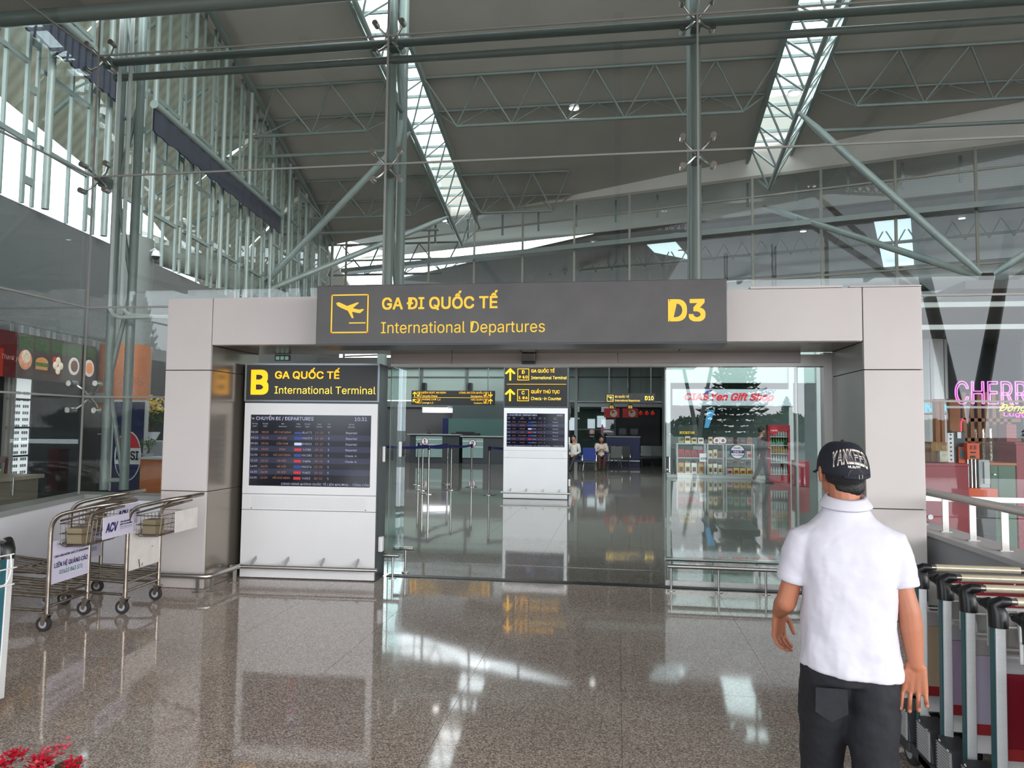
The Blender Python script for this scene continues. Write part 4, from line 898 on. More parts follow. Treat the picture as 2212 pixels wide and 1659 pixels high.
for i, (x0, x1, nm, w2) in enumerate(((1305, 1338, '01', 'left'), (1345, 1378, '02', 'right'))):
    a = onY(x0, 882, 24.5); b = onY(x1, 902, 24.5); t = thing('poster', 'red and white festive poster hanging over the navy counter, %s one' % w2, 'poster', ((a.x + b.x) / 2, 24.5, b.z)); W_ = (b.x - a.x) / 2; H_ = a.z - b.z
    part('sheet', MB().bx(-W_, W_, 0, .02, 0, H_), M('poster_red', (168, 24, 30), .5, emit=.1), t); part('white_swirl', MB().lathe([(H_ * .40, -.004), (0, -.004)], (W_ * .25, 0, H_ * .45), 20, 'y'), M('poster_cream', (220, 200, 180), .5), t); part('red_figure', MB().lathe([(H_ * .26, -.006), (0, -.006)], (W_ * .15, 0, H_ * .62), 3, 'y'), M('poster_red2', (190, 60, 30), .5), t)
    part('cord', MB().cyl((0, .01, H_), (0, .01, 4.6 - b.z), .006), BLACK, t)
    q = onY((x0 + x1) / 2, 879, 23.5); g = thing('number_sign', 'round black hanging number sign over the %s festive poster' % w2, 'sign', (q.x, 23.5, q.z)); part('disc', MB().lathe([(.13, 0), (.13, .04), (0, .04)], n=24, ax='y').lathe([(.13, 0), (0, 0)], n=24, ax='y'), BLACK, g); part('numeral', MB().txt(nm, (0, -.006, -.05), X_, Z_, h=.1, align='c', bold=.02), YELB, g); part('rod', MB().cyl((0, .02, .12), (0, .02, 4.6 - q.z), .008), BLACK, g)
for i, x in enumerate((1384, 1397, 1410)): q = onY(x, 893, 25); t = thing('lantern', 'small red paper lantern, %s in the string' % ('first', 'second', 'third')[i], 'lantern', tuple(q)); part('shade', MB().ball((0, 0, 0), .09, 12, 8, (1, 1, .85)), M('lantern_red', (200, 30, 30), .5, emit=.3), t, smooth=True); part('cap', MB().cyl((0, 0, .07), (0, 0, .10), .03), YEL, t); part('cord', MB().cyl((0, 0, .1), (0, 0, 4.6 - q.z), .005), BLACK, t)
q = onY(1279, 937, 26.85); t = thing('notice', 'pink bordered notice on the glass partition', 'notice', tuple(q)); part('sheet', MB().bx(-.12, .12, 0, .01, -.02, .22), M('pink_sheet', (226, 130, 140), .6), t); part('disc', MB().lathe([(.09, -.004), (0, -.004)], (-.01, 0, .1), 16, 'y'), INKW, t); part('strip', MB().bx(-.12, .1, -.002, 0, -.13, -.10), INKW, t)
q = onY(1301, 930, 26.85); t = thing('notice', 'narrow pink notice on the glass partition', 'notice', tuple(q)); part('sheet', MB().bx(-.06, .06, 0, .01, -.15, .18), M('pink_sheet', (226, 130, 140), .6), t); part('tab', MB().bx(-.03, .03, 0, .01, .18, .28), M('pink_sheet', (226, 130, 140), .6), t)
# beam seating
SEATB = M('seat_blue', (44, 62, 130), .5); SEATG = M('seat_grey_metal', (118, 122, 118), .35, .6)
def seat(x, y, rz, blue, label, group):
    t = thing('airport_seat', label, 'chair', (x, y, 0), rz, group)
    mt = SEATB if blue else SEATG
    part('backrest', MB().box((0, .24, .66), (.48, .03, .46), Matrix.Rotation(-.2, 3, 'X')), mt, t, bev=.01); part('seat_pan', MB().box((0, 0, .42), (.48, .46, .03)), mt, t, bev=.01)
    part('beam', MB().box((0, .05, .36), (.56, .06, .05)), SEATG, t)
    for s_ in (-1, 1): part('leg', MB().tube([(s_ * .22, .05, .36), (s_ * .24, -.12, .02)], .018).tube([(s_ * .22, .05, .36), (s_ * .24, .22, .02)], .018), CHROME, t); part('armrest', MB().tube([(s_ * .26, .2, .4), (s_ * .26, .15, .6), (s_ * .26, -.18, .6)], .014), CHROME, t)
    return t
sm = onZ(1238, 1018); 
seat(sm.x, sm.y + .25, -.1, True, 'blue airport seat under the man in the pale shirt', 'beam seats in the waiting area')
seat(sm.x + .62, sm.y + .20, -.1 + PI, True, 'empty blue airport seat seen from behind between the two people', 'beam seats in the waiting area')
seat(sm.x + 1.02, sm.y + 1.15, -.1, True, 'blue airport seat under the woman in the cream cardigan', 'beam seats in the waiting area')
for i, (px, py, l) in enumerate(((1299, 1012, 'first grey one right of the woman'), (1314, 1009, 'second grey one, set further back'), (1328, 1011, 'third grey one from the woman'), (1346, 1009, 'last grey one at the right end'))):
    q = onZ(px, py); seat(q.x, q.y, PI + .25, False, 'grey perforated airport seat, %s' % l, 'beam seats in the waiting area')
for i, px in enumerate((1398, 1420)): q = onZ(px, 1008); seat(q.x, q.y, .1, False, 'dark airport seat near the right door edge, %s' % ('left one' if i == 0 else 'right one'), 'beam seats in the waiting area')

# ---- gift shop -----------------------------------------------------------
YG = 18.4
gs = thing('shop_front', 'white gift shop fascia and frame seen through the right door glass', 'shop front', (3.6, YG, 0), kind='structure')
part('fascia', MB().bx(1.85, 5.75, YG - .15, YG + .1, 2.43, 2.98), M('fascia_white', (186, 198, 204), .4), gs, world=True)
part('light_cove', MB().bx(1.85, 5.75, YG + .1, YG + 3.0, 2.44, 2.5), M('shop_ceiling', (180, 186, 186), .6), gs, world=True)
for x in (1.72, 5.72, 6.6): bar('post', (x, YG, 0), (x, YG, 4.6), (.14, .14), GF, gs)
part('floor_kerb', MB().bx(1.65, 5.0, YG - .35, YG - .1, 0, .10), GF, gs, world=True); part('back_wall', MB().bx(1.7, 7.6, YG + 3.0, YG + 3.1, 0, 4.6), M('shop_back', (92, 108, 104), .6, var=.3, vs=1), gs, world=True)
part('upper_panel', MB().bx(1.7, 7.6, YG + .0, YG + .05, 3.2, 4.6), FROST, gs, world=True)
l = pxtxt(MB(), 'CIAS', YG - .16, 1479, 1532, 864, 850, .03, shear=.15); part('lettering', l, M('shop_red', (206, 18, 38), .4, emit=.3), gs, world=True)
l = pxtxt(MB(), 'Yen Gift Shop', YG - .16, 1537, 1672, 865, 850, .03, shear=.35); part('lettering', l, M('shop_red', (206, 18, 38), .4, emit=.3), gs, world=True)
l = pxtxt(MB(), 'ACV', YG - .16, 1649, 1676, 850, 842, .03, shear=.3); part('lettering', l, M('acv_blue', (70, 100, 140), .5), gs, world=True)
a = onY(1519, 852, YG - .16); part('swoosh', MB().prism([(0, 0), (.2, .04), (.32, .16), (.12, .12)], (a.x, YG - .165, a.z), X_, Z_, (0, .004, 0)), BLUEL, gs, world=True)
for i in range(6): part('spot', MB().lathe([(.05, 0), (0, 0)], (2.2 + i * .62, YG + .3, 2.435), 10), LAMPS, gs, world=True)
def shelf(label, x0, x1, Y, levels, dp=.4, h=None):
    t = thing('shop_shelf', label, 'shelf unit', ((x0 + x1) / 2, Y, 0)); top = h or levels[-1]
    for x in (x0, x1):
        for y in (Y, Y + dp): bar('upright', (x, y, 0), (x, y, top), (.04, .04), GF, t)
    for z in levels: part('shelf_board', MB().bx(x0, x1, Y, Y + dp, z - .03, z), GF, t, world=True)
    return t
shx = [(onY(a_, 1000, YG).x, onY(b_, 1000, YG).x) for a_, b_ in ((1462, 1526), (1528, 1566), (1568, 1632))]
LV = [.12, .66, 1.14]
for i, (x0, x1) in enumerate(shx): shelf('white wire shop shelf with packaged food, %s of three' % ('left', 'middle', 'right')[i], x0 + .03, x1 - .03, YG + .15, LV, .4)
PK = {k: M('pack_' + k, c, .5, var=.2, vs=20) for k, c in dict(red=(160, 36, 44), cream=(216, 204, 168), green=(120, 150, 110), black=(44, 42, 48), gold=(190, 150, 70), white=(226, 222, 214), pink=(206, 150, 150), teal=(90, 140, 140), brown=(128, 96, 70)).items()}
LBLM = M('pack_label', (120, 70, 50), .5, var=.4, vs=30)
def pack(kind, col, x, y, z, w2, h2, label, grp):
    t = thing('food_bag' if kind == 'bag' else ('gift_box' if kind == 'box' else 'basket'), label, {'bag': 'bag', 'box': 'box', 'basket': 'basket'}[kind], (x, y, z), 0, grp)
    if kind == 'bag':
        m = MB().loft([[V((-w2 / 2 * a, -d / 2, zz)), V((w2 / 2 * a, -d / 2, zz)), V((w2 / 2 * a, d / 2, zz)), V((-w2 / 2 * a, d / 2, zz))] for a, d, zz in ((1, .1, 0), (1.05, .12, h2 * .3), (1, .08, h2 * .7), (1, .015, h2))]); part('pouch', m, PK[col], t)
        part('label_patch', MB().box((0, -.06, h2 * .4), (w2 * .6, .01, h2 * .4)), LBLM, t)
    elif kind == 'box':
        part('carton', MB().bx(-w2 / 2, w2 / 2, -.08, .08, 0, h2), PK[col], t, bev=.006); part('label_patch', MB().box((0, -.082, h2 * .55), (w2 * .7, .006, h2 * .35)), LBLM, t)
    else: part('tray', MB().lathe([(w2 * .35, 0), (w2 * .5, h2 * .5), (w2 * .46, h2 * .5), (w2 * .3, .02), (0, .02)], n=14), PK['brown'], t, smooth=True); part('contents', MB().ball((0, 0, h2 * .5), w2 * .42, 12, 7, (1, 1, .6)), PK[col], t, smooth=True)
rr = random.Random(3); SN = ('left', 'middle', 'right')
for i, (x0, x1) in enumerate(shx):
    n = max(3, int((x1 - x0) / .2)); st = (x1 - x0 - .1) / n
    for k in range(n):
        x = x0 + .05 + st * (k + .5)
        for lv, (cols, kd, h2) in enumerate(((('cream', 'gold', 'cream', 'white') if i < 2 else ('teal', 'gold', 'pink', 'brown'), 'bag', .36 if i < 2 else .2), (('red', 'red', 'brown') if i == 0 else ('brown', 'cream') if i == 1 else ('green', 'pink', 'teal'), 'bag', .26), (('white', 'cream', 'brown', 'green') if i == 0 else ('red', 'cream') if i == 1 else ('brown', 'white', 'black'), 'box', .22))):
            cl = rr.choice(cols); nm = {'bag': 'bag', 'box': 'box'}[kd]
            pack(kd, cl, x, YG + .25, LV[lv], st * .82, h2 * rr.uniform(.85, 1.1), '%s food %s on the %s shelf of the %s shop unit' % (cl, nm, ('bottom', 'middle', 'top')[lv], SN[i]), '%s food packs on the %s shelf, %s unit' % (cl, ('bottom', 'middle', 'top')[lv], SN[i]))
            if lv == 0 and i < 3: pack('basket', rr.choice(('pink', 'white', 'black')), x, YG + .43, LV[0] + .3, st * .8, .16, 'heaped basket behind the bags on the bottom shelf, %s unit' % SN[i], 'baskets on the bottom shelves, %s unit' % SN[i])
for i in range(2): q = onY(1549 + i * 14, 955, YG); t = thing('decorative_plate', 'white plate with red centre standing on the middle shop shelf, %s one' % ('left', 'right')[i], 'plate', (q.x, YG + .12, LV[2])); part('rim', MB().lathe([(.11, 0), (.06, .012), (0, .012)], (0, 0, .11), 20, 'y'), INKW, t); part('centre', MB().lathe([(.055, .0), (0, .0)], (0, 0, .11), 16, 'y'), PK['red'], t); part('stand', MB().bx(-.04, .04, 0, .06, 0, .02), BLACK, t)
# drinks fridge
a = onY(1659, 918, 16.6); b = onY(1706, 1042, 16.6)
fx0, fx1, FZ = a.x, onY(1706, 918, 16.6).x, a.z
fr_ = thing('drinks_fridge', 'tall red glass-door drinks fridge in the gift shop', 'fridge', ((fx0 + fx1) / 2, 16.6, 0), -.1); hw = (fx1 - fx0) / 2
RD = M('fridge_red', (150, 26, 40), .35)
part('cabinet', MB().bx(-hw, hw, .5, .56, 0, FZ).bx(-hw, -hw + .04, .03, .5, 0, FZ).bx(hw - .04, hw, .03, .5, 0, FZ).bx(-hw, hw, .03, .5, 0, .22).bx(-hw, hw, .03, .5, FZ - .12, FZ), RD, fr_)
dr = part('door', MB().bx(-hw, -hw + .06, 0, .03, .2, FZ - .12).bx(hw - .06, hw, 0, .03, .2, FZ - .12).bx(-hw, hw, 0, .03, .16, .24).bx(-hw, hw, 0, .03, FZ - .18, FZ - .1), RD, fr_); part('handle', MB().bx(-hw + .07, -hw + .09, -.03, 0, .8, 1.1), GF, dr); part('pane', MB().bx(-hw + .06, hw - .06, .01, .016, .24, FZ - .18), GLASS, dr)
part('logo_disc', MB().lathe([(.12, -.01), (0, -.01)], (-hw * .45, 0, FZ - .17), 20, 'y'), M('logo_disc_red', (190, 26, 40), .4), fr_); part('lettering', MB().txt('Coca-Cola', (-hw * .45, -.016, FZ - .19), X_, Z_, wid=.2, h=.05, align='c', shear=.3, bold=.01), INKW, fr_)
part('inner_light', MB().bx(-hw + .06, hw - .06, .1, .14, FZ - .17, FZ - .14), LAMPS, fr_)
FS = [.26, .62, .90, 1.16, 1.42]
for z in FS: part('shelf_rack', MB().bx(-hw + .05, hw - .05, .05, .46, z - .015, z), INKW, fr_)
BG = [('clear', M('bottle_clear', (190, 200, 196), .2)), ('clear', None), ('amber', M('bottle_amber', (190, 150, 40), .2)), ('green', M('bottle_green', (40, 130, 70), .2)), ('clear', None)]
RF = Matrix.Translation(fr_.location) @ Matrix.Rotation(-.1, 4, 'Z')
bm_ = {k: mesh('bottle', MB().lathe([(.0, 0), (.03, 0), (.03, .13), (.012, .18), (.012, .22), (0, .22)], n=10), m, True) for k, m in BG if m}
for zi, (k, _) in enumerate(BG):
    for j in range(7):
        p = RF @ V((-hw + .10 + j * (2 * hw - .2) / 6, .1, FS[zi])); o = bpy.data.objects.new('bottle', bm_[k]); COL.objects.link(o); o.location = p
        tags(o, '%s drink bottle on shelf %s of the red fridge' % (k, ('one, lowest', 'two', 'three', 'four', 'five, topmost')[zi]), 'bottle', '%s bottles on fridge shelf %d' % (k, zi + 1))
# blue tarp/flag and a white price card
q = onY(1522, 905, YG); single('blue_banner', MB().prism([(0, 0), (.14, .0), (.36, .62), (.1, .6)], (q.x, YG + .1, q.z - .3), X_, Z_, (0, .02, 0)), M('banner_blue', (70, 150, 200), .5), 'small light blue pennant hanging over the shop shelves', 'banner')
q = onY(1519, 990, YG); t = thing('price_card', 'white price card hung at the shelf edge', 'card', (q.x, YG + .1, q.z)); part('sheet', MB().bx(-.11, .11, 0, .01, -.12, .16), INKW, t); part('print', MB().txt('-20%', (0, -.004, -.05), X_, Z_, h=.07, align='c', bold=.03), BLACK, t)
q = onY(1479, 932, YG); t = thing('shop_sign', 'dark rock stack shaped shop sign with small pale lettering', 'sign', (q.x + .1, YG + .2, q.z - .14)); part('board', MB().bx(-.3, .35, 0, .03, 0, .36), M('sign_green_dark', (40, 52, 46), .6), t); part('lettering', MB().txt('ROCKSTAR', (0, -.004, .06), X_, Z_, h=.08, align='c', bold=.02, wid=.5), YEL, t)
# reddish crate at the far right of the shop
q = onY(1722, 1020, 15.5); single('shop_crate', MB().bx(q.x - .1, q.x + .3, 15.3, 15.8, 0, .75), REDP, 'maroon display crate right of the drinks fridge', 'crate', bev=.02)

# ================================================================== CAFE (left)
CP = S(7.5, 10, 0)
cf = thing('wall_left_2', 'near-black cafe wall with a tall narrow window behind the left glass', 'wall', tuple(S(7.9, 11, 0)), kind='structure')
def swall(m, L, t0, t1, z0, z1, th=.15): 
    q = [S(L, t0, z0), S(L, t1, z0), S(L, t1, z1), S(L, t0, z1)]; return m.add(q + [p + SPv * th for p in q], [(0, 1, 2, 3), (7, 6, 5, 4), (0, 4, 5, 1), (1, 5, 6, 2), (2, 6, 7, 3), (3, 7, 4, 0)])
CAFE = M('cafe_black', (30, 30, 32), .5, var=.3, vs=1)
ta = lambda px: 7.9 * 1560 / (1120 - px)
part('wall_body', swall(swall(swall(swall(MB(), 7.9, 4, ta(2), 0, 3.0), 7.9, ta(64), 20, 0, 3.0), 7.9, ta(2), ta(64), 2.33, 3.0), 7.9, ta(2), ta(64), 0, .75), CAFE, cf, world=True)
wp = swall(MB(), 7.93, ta(2), ta(64), .75, 2.33, .02); part('window_pane', wp, M('daylit_window', (222, 226, 228), .5, emit=.75), cf, world=True)
dm = MB()
for i in range(7):
    for j in range(13):
        if i == 3: continue
        q = S(7.925, ta(30) + i * (ta(60) - ta(30)) / 6.5, .84 + j * .105); dm.box(q, (.02, .02, .045))
part('window_dots', dm, M('dot_grey', (110, 114, 120), .6), cf, world=True, kind='stuff')
for z in (1.1, 1.55, 2.0): bar('glazing_bar', S(7.93, ta(2), z), S(7.93, ta(64), z), (.03, .03), BLACK, cf)
for k in (8, 18, 27): bar('glazing_bar', S(7.9, ta(k) - .05, .75), S(7.9, ta(k) - .05, 2.33), (.05, .04), M('bar_grey', (140, 136, 132), .5), cf)
FOODS = [((-42, 36), 'thank you', (96, 22, 26)), ((37, 71), 'cake', (70, 52, 48)), ((73, 107), 'burger', (58, 40, 30)), ((109, 141), 'buns', (66, 40, 36)), ((143, 176), 'bowl', (60, 40, 44)), ((179, 206), 'noodle bowl', (50, 48, 50))]
FL_ = {'cake': ((222, 150, 110), (236, 214, 190)), 'burger': ((208, 140, 70), (70, 110, 40)), 'buns': ((240, 222, 196), (200, 60, 40)), 'bowl': ((200, 200, 200), (110, 66, 50)), 'noodle bowl': ((230, 150, 100), (90, 60, 44))}
pm = Matrix.Translation(Z_ * 0)
for (x0, x1), nm, bgc in FOODS:
    a = onP(x0, 745, CP, SPv); b = onP(x1, 812, CP, SPv); zt_ = 2.98; zb_ = 2.30; W_ = (V((b.x, b.y, 0)) - V((a.x, a.y, 0))).length
    t = thing('food_poster', {'thank you': 'dark red poster reading thank you hung at the far left of the cafe', 'cake': 'hanging cafe poster of a layered cake on a plate', 'burger': 'hanging cafe poster of a burger with green leaves behind', 'buns': 'hanging cafe poster of four steamed buns', 'bowl': 'hanging cafe poster of a grey bowl of food', 'noodle bowl': 'hanging cafe poster of an orange noodle bowl nearest the mast'}[nm], 'poster', (a.x, a.y, zb_), math.atan2(SDv.y, SDv.x), 'hanging food posters in the cafe')
    part('sheet', MB().bx(0, W_, 0, .02, 0, zt_ - zb_), M('poster_%s' % nm.replace(' ', '_'), bgc, .4, emit=.15, var=.4, vs=6), t)
    H_ = zt_ - zb_
    if nm == 'thank you': part('lettering', MB().txt('Thank you', (W_ * .55, -.006, H_ * .38), X_, Z_, h=.07, shear=.3), M('poster_pink', (210, 160, 150), .5, emit=.2), t); part('glass_drink', MB().bx(W_ * .42, W_ * .6, -.004, 0, .0, H_ * .6), M('drink_red', (170, 40, 26), .4, emit=.15), t)
    else:
        c1, c2 = FL_[nm]; m1 = M('food_' + nm.replace(' ', '_'), c1, .5, emit=.3, var=.25, vs=25); m2 = M('garnish_' + nm.replace(' ', '_'), c2, .5, emit=.25, var=.35, vs=30)
        if nm == 'buns':
            for dx, dz in ((-.07, 0), (.07, 0), (0, .08), (0, -.08)): part('bun', MB().lathe([(.062, -.006), (.03, -.02), (0, -.026)], (W_ * .5 + dx, 0, H_ * .38 + dz), 16, 'y'), m1, t)
            part('garnish', MB().lathe([(.06, -.004), (0, -.004)], (W_ * .3, 0, H_ * .5), 12, 'y'), m2, t)
        elif nm == 'burger':
            part('bun_top', MB().prism([(W_ * .5 + .15 * math.cos(a_), H_ * .40 + .085 * math.sin(a_)) for a_ in [PI * k / 10 for k in range(11)]], (0, -.006, 0), X_, Z_, (0, .006, 0)), m1, t); part('bun_base', MB().bx(W_ * .5 - .14, W_ * .5 + .14, -.006, 0, H_ * .24, H_ * .31), m1, t); part('filling', MB().bx(W_ * .5 - .16, W_ * .5 + .16, -.008, 0, H_ * .31, H_ * .40), m2, t)
        else: part('plate', MB().lathe([(.15, -.004), (.12, -.01), (0, -.004)], (W_ * .5, 0, H_ * .42), 24, 'y'), M('plate_pale', (226, 216, 206), .4, emit=.25) if nm != 'cake' else m1, t); part('food', MB().lathe([(.1, -.012), (.05, -.02), (0, -.022)], (W_ * .5, 0, H_ * .42 + (.05 if nm == 'cake' else 0)), 16, 'y'), m2 if nm != 'noodle bowl' else m1, t)
        part('backdrop_leaves', MB().prism([(W_ * .1, H_ * .62), (W_ * .5, H_ * .7), (W_ * .9, H_ * .6), (W_ * .95, H_ * .95), (W_ * .05, H_ * .97)], (0, -.003, 0), X_, Z_, (0, .003, 0)), M('leaf_print', (50, 84, 36), .5, emit=.12, var=.6, vs=30), t)
    for k in (.2, .8): part('hanger', MB().bx(W_ * k - .03, W_ * k + .03, -.01, .01, H_, H_ + .12), M('hanger_grey', (150, 152, 152), .5), t)
bar('poster_rail', S(7.45, 5, 3.12), S(7.45, 13.6, 3.12), (.04, .05), STEELD); tags(bpy.data.objects['poster_rail'], 'long dark rail that carries the cafe posters', 'rail', kind='structure')
# orange column, drinks banner, notice, plants, counter, chairs
q = onY(252, 860, 5.0); oc = thing('orange_column', 'glossy orange wood-clad column above the drinks banner', 'column', (q.x, 5.2, 1.9), kind='structure')
w1 = abs(onY(300, 800, 5).x - onY(207, 800, 5).x) / 2
part('cladding', MB().lathe([(w1, 0), (w1, 1.15)], (0, 0, 0), 28).lathe([(w1, 1.15), (0, 1.15)], n=28), WOOD, oc, smooth=True); part('lower_column', MB().cyl((0, 0, -1.9), (0, 0, 0), w1 * .9, n=28), BLACK, oc, smooth=True)
a = onY(250, 868, 3.6); b = onY(304, 1062, 3.6)
pb = thing('drinks_banner', 'tall navy drinks banner with an oval cola logo behind the mast', 'banner', ((a.x + b.x) / 2, 3.6, 0)); hw = (b.x - a.x) / 2 + .02; zz = a.z; z00 = b.z
part('frame', MB().bx(-hw - .03, -hw, -.01, .05, z00, zz).bx(hw, hw + .03, -.01, .05, z00, zz).bx(-hw, hw, -.01, .05, zz, zz + .03), GF, pb); part('sheet', MB().bx(-hw, hw, 0, .04, 0, zz), M('banner_navy', (18, 28, 66), .35, emit=.05), pb)
oz = onY(272, 985, 3.6).z; rx, rz_ = hw * .80, .37
ell = lambda rx, rz, a0, a1, n=24: [(rx * math.cos(a0 + (a1 - a0) * k / n), rz * math.sin(a0 + (a1 - a0) * k / n)) for k in range(n + 1)]
part('logo_ring', MB().prism(ell(rx * 1.07, rz_ * 1.05, 0, 2 * PI, 40)[:-1], (0, -.004, oz), X_, Z_, (0, .004, 0)), WHITEM, pb); part('logo_red', MB().prism(ell(rx, rz_, .35, PI - .35), (0, -.008, oz), X_, Z_, (0, .004, 0)), M('cola_red', (190, 32, 46), .4), pb); part('logo_blue', MB().prism(ell(rx, rz_, PI + .35, 2 * PI - .35), (0, -.008, oz), X_, Z_, (0, .004, 0)), M('cola_blue', (30, 44, 90), .4), pb)
part('lettering', MB().txt('PEPSI', (0, -.012, oz - .055), X_, Z_, h=.13, wid=rx * 1.8, align='c', bold=.03), BLACK, pb)
dmm = MB()
for k in range(2):
    for i in range(13):
        for j in range(3): an = PI * (.15 + .7 * i / 12); dmm.lathe([(.007, 0), (0, 0)], (math.cos(an) * (hw * .9 - j * .03), -.003, oz + .42 + k * .62 + math.sin(an) * (.2 - j * .035)), 6, 'y')
part('dot_pattern', dmm, M('dot_blue', (60, 90, 150), .5), pb, kind='stuff')
q = onY(226, 1060, 3.9); fz_ = thing('dark_cooler', 'black cooler cabinet with a white notice behind the mast', 'cabinet', (q.x, 4.0, 0)); part('body', MB().bx(-.25, .16, 0, .6, 0, 1.85), CAFE, fz_, bev=.01)
nz_ = onY(226, 935, 4.0).z; part('notice', MB().bx(-.09, .07, -.01, 0, nz_ - .12, nz_ + .14), INKW, fz_); part('notice_strip', MB().bx(-.09, .09, -.012, 0, nz_ - .27, nz_ - .13), M('notice_yellow', (196, 160, 50), .5), fz_); part('panel_joint', MB().bx(-.25, .16, -.003, 0, 1.45, 1.46), GF, fz_)
def bonsai(px, py, Yd, s, fl, label):
    q = onY(px, py, Yd); t = thing('potted_bonsai', label, 'plant', tuple(q)); rd = random.Random(px)
    part('pot', MB().lathe([(.10 * s, 0), (.16 * s, .12 * s), (.17 * s, .14 * s), (.15 * s, .13 * s), (0, .11 * s)], n=16), WHITEM if fl else GREYW, t, smooth=True)
    part('stem', MB().tube([(0, 0, .1 * s), (.05 * s, 0, .25 * s), (-.03 * s, .02, .38 * s), (.02 * s, 0, .5 * s)], .02 * s, 8, rs=[.03 * s, .025 * s, .02 * s, .012 * s]), BARK, t)
    for nm, mt, zc, n in (('foliage', LEAF, .42, 130),) + ((('blossom', M('yellow_blossom', (208, 176, 56), .6, var=.3, vs=30), .62, 150),) if fl else ()):
        m = MB()
        for k in range(n):
            u = V((rd.gauss(0, 1), rd.gauss(0, 1), rd.gauss(0, .6))).normalized() * (.22 * s * rd.random() ** .4) + Z_ * zc * s; R = Matrix.Rotation(rd.random() * 6, 3, V((rd.random() + .01, rd.random(), rd.random())).normalized()); w2 = .035 * s
            m.add([u + R @ V(c) * w2 for c in ((-1, 0, 0), (0, .6, .2), (1, 0, 0), (0, -.6, .2))], [(0, 1, 2, 3)])
        part(nm, m, mt, t, kind='stuff')
q = onY(322, 1060, 3.4); bxs = thing('wooden_cabinet', 'small orange-brown wooden cabinet under the potted plants', 'cabinet', (q.x, 3.4, 0)); part('body', MB().bx(-.17, .19, 0, .4, 0, onY(322, 992, 3.4).z), WOOD, bxs, bev=.01); part('top', MB().bx(-.19, .21, -.02, .42, onY(322, 992, 3.4).z, onY(322, 992, 3.4).z + .03), GF, bxs)
bonsai(318, 990, 3.6, .55, False, 'small potted green plant on the wooden cabinet'); 
q = onY(322, 950, 4.4); sp = thing('plant_stand', 'pale stand carrying the yellow-flowered bonsai', 'stand', (q.x, 4.4, 0)); part('body', MB().bx(-.22, .25, 0, .5, 0, q.z - .02), GREYW, sp, bev=.01); bonsai(324, 950, 4.6, .95, True, 'yellow-flowering bonsai between drinks banner and portal')
q = onY(58, 1042, 1.0); ct = thing('cafe_counter', 'grey-brown cafe counter corner at the far left behind the glass', 'counter', tuple(S(6.2, 8.5, 0)), math.atan2(SDv.y, SDv.x)); part('body', MB().bx(-2.2, .85, 0, .7, 0, .92), M('counter_taupe', (112, 104, 92), .5), ct); part('top', MB().bx(-2.3, .9, -.05, .75, .92, .97), M('counter_top', (140, 128, 112), .4), ct, bev=.01); part('metal_stud', MB().cyl((.3, -.06, .75), (.3, -.06, .96), .012), CHROME, ct)
for i, (L_, t_, l) in enumerate(((7.35, 9.4, 'dark red wooden cafe chair with slatted back, nearer'), (7.4, 10.0, 'dark red wooden cafe chair with slatted back, behind the first'))):
    q = S(L_, t_, 0); t = thing('cafe_chair', l, 'chair', (q.x, q.y, 0), .6); CH = M('chair_wood', (74, 34, 30), .35)
    part('seat', MB().bx(-.21, .21, -.2, .2, .44, .48), CH, t, bev=.01); part('backrest', MB().tube([(-.2, .2, .0), (-.2, .22, .5), (-.22, .27, 1.12)], .02).tube([(.2, .2, .0), (.2, .22, .5), (.22, .27, 1.12)], .02).box((0, .27, 1.1), (.46, .03, .08)), CH, t)
    for sx in (-.1, 0, .1): part('slat', MB().tube([(sx, .21, .48), (sx, .26, 1.08)], .012), CH, t)
    for sx in (-.18, .18): part('leg', MB().cyl((sx, -.17, 0), (sx, -.17, .45), .018), CH, t)
    part('armrest', MB().tube([(-.22, .22, .68), (-.23, -.15, .68), (-.2, -.17, .45)], .016).tube([(.22, .22, .68), (.23, -.15, .68), (.2, -.17, .45)], .016), CH, t)
q = S(6.6, 8.9, .97); cup = thing('paper_cup', 'small green cup on the cafe counter', 'cup', tuple(S(6.45, 8.95, .97))); part('body', MB().cyl((0, 0, 0), (0, 0, .08), .03, .038, 12), M('cup_green', (150, 190, 110), .5), cup); part('rim', MB().tube([(math.cos(k * PI / 6) * .038, math.sin(k * PI / 6) * .038, .08) for k in range(12)], .003, 6, closed=True), INKW, cup)

# ================================================================== CHERRY SHOP (right)
NEON = M('neon_pink', (245, 120, 225), .5, emit=1.6); NEONM = M('neon_magenta', (250, 70, 220), .5, emit=1.5); NEONY = M('neon_yellow', (255, 214, 50), .5, emit=1.7); NEONC = M('neon_cyan', (80, 190, 220), .5, emit=.9)
def outline(body, o, x1, h, r, shear=0, gap=.05, fat=.0):
    """outlined neon letters: thin tubes along the letter contour"""
    c = bpy.data.curves.new('neon_source', 'FONT'); c.body = body; c.font = FONT or c.font; c.fill_mode = 'NONE'; c.offset = fat; c.resolution_u = 3; c.shear = shear; c.space_character = 1.02
    ob = bpy.data.objects.new('neon_source', c); COL.objects.link(ob); me = ob.to_mesh(); vs = [v.co.copy() for v in me.vertices]; ed = [tuple(e.vertices) for e in me.edges]; ob.to_mesh_clear(); bpy.data.objects.remove(ob)
    xs = [v.x for v in vs]; sx = (x1 - o[0]) / (max(xs) - min(xs)); sy = h / CAPH; m = MB()
    for a_, b_ in ed:
        p = V((o[0] + (vs[a_].x - min(xs)) * sx, o[1], o[2] + vs[a_].y * sy)); q = V((o[0] + (vs[b_].x - min(xs)) * sx, o[1], o[2] + vs[b_].y * sy))
        if (q - p).length > 1e-4: m.tube([p, q], r, 6)
    return m
YC = 3.6
a = onY(2064, 872, YC); b = onY(2252, 866, YC); h_ = onY(2100, 826, YC).z - onY(2100, 874, YC).z
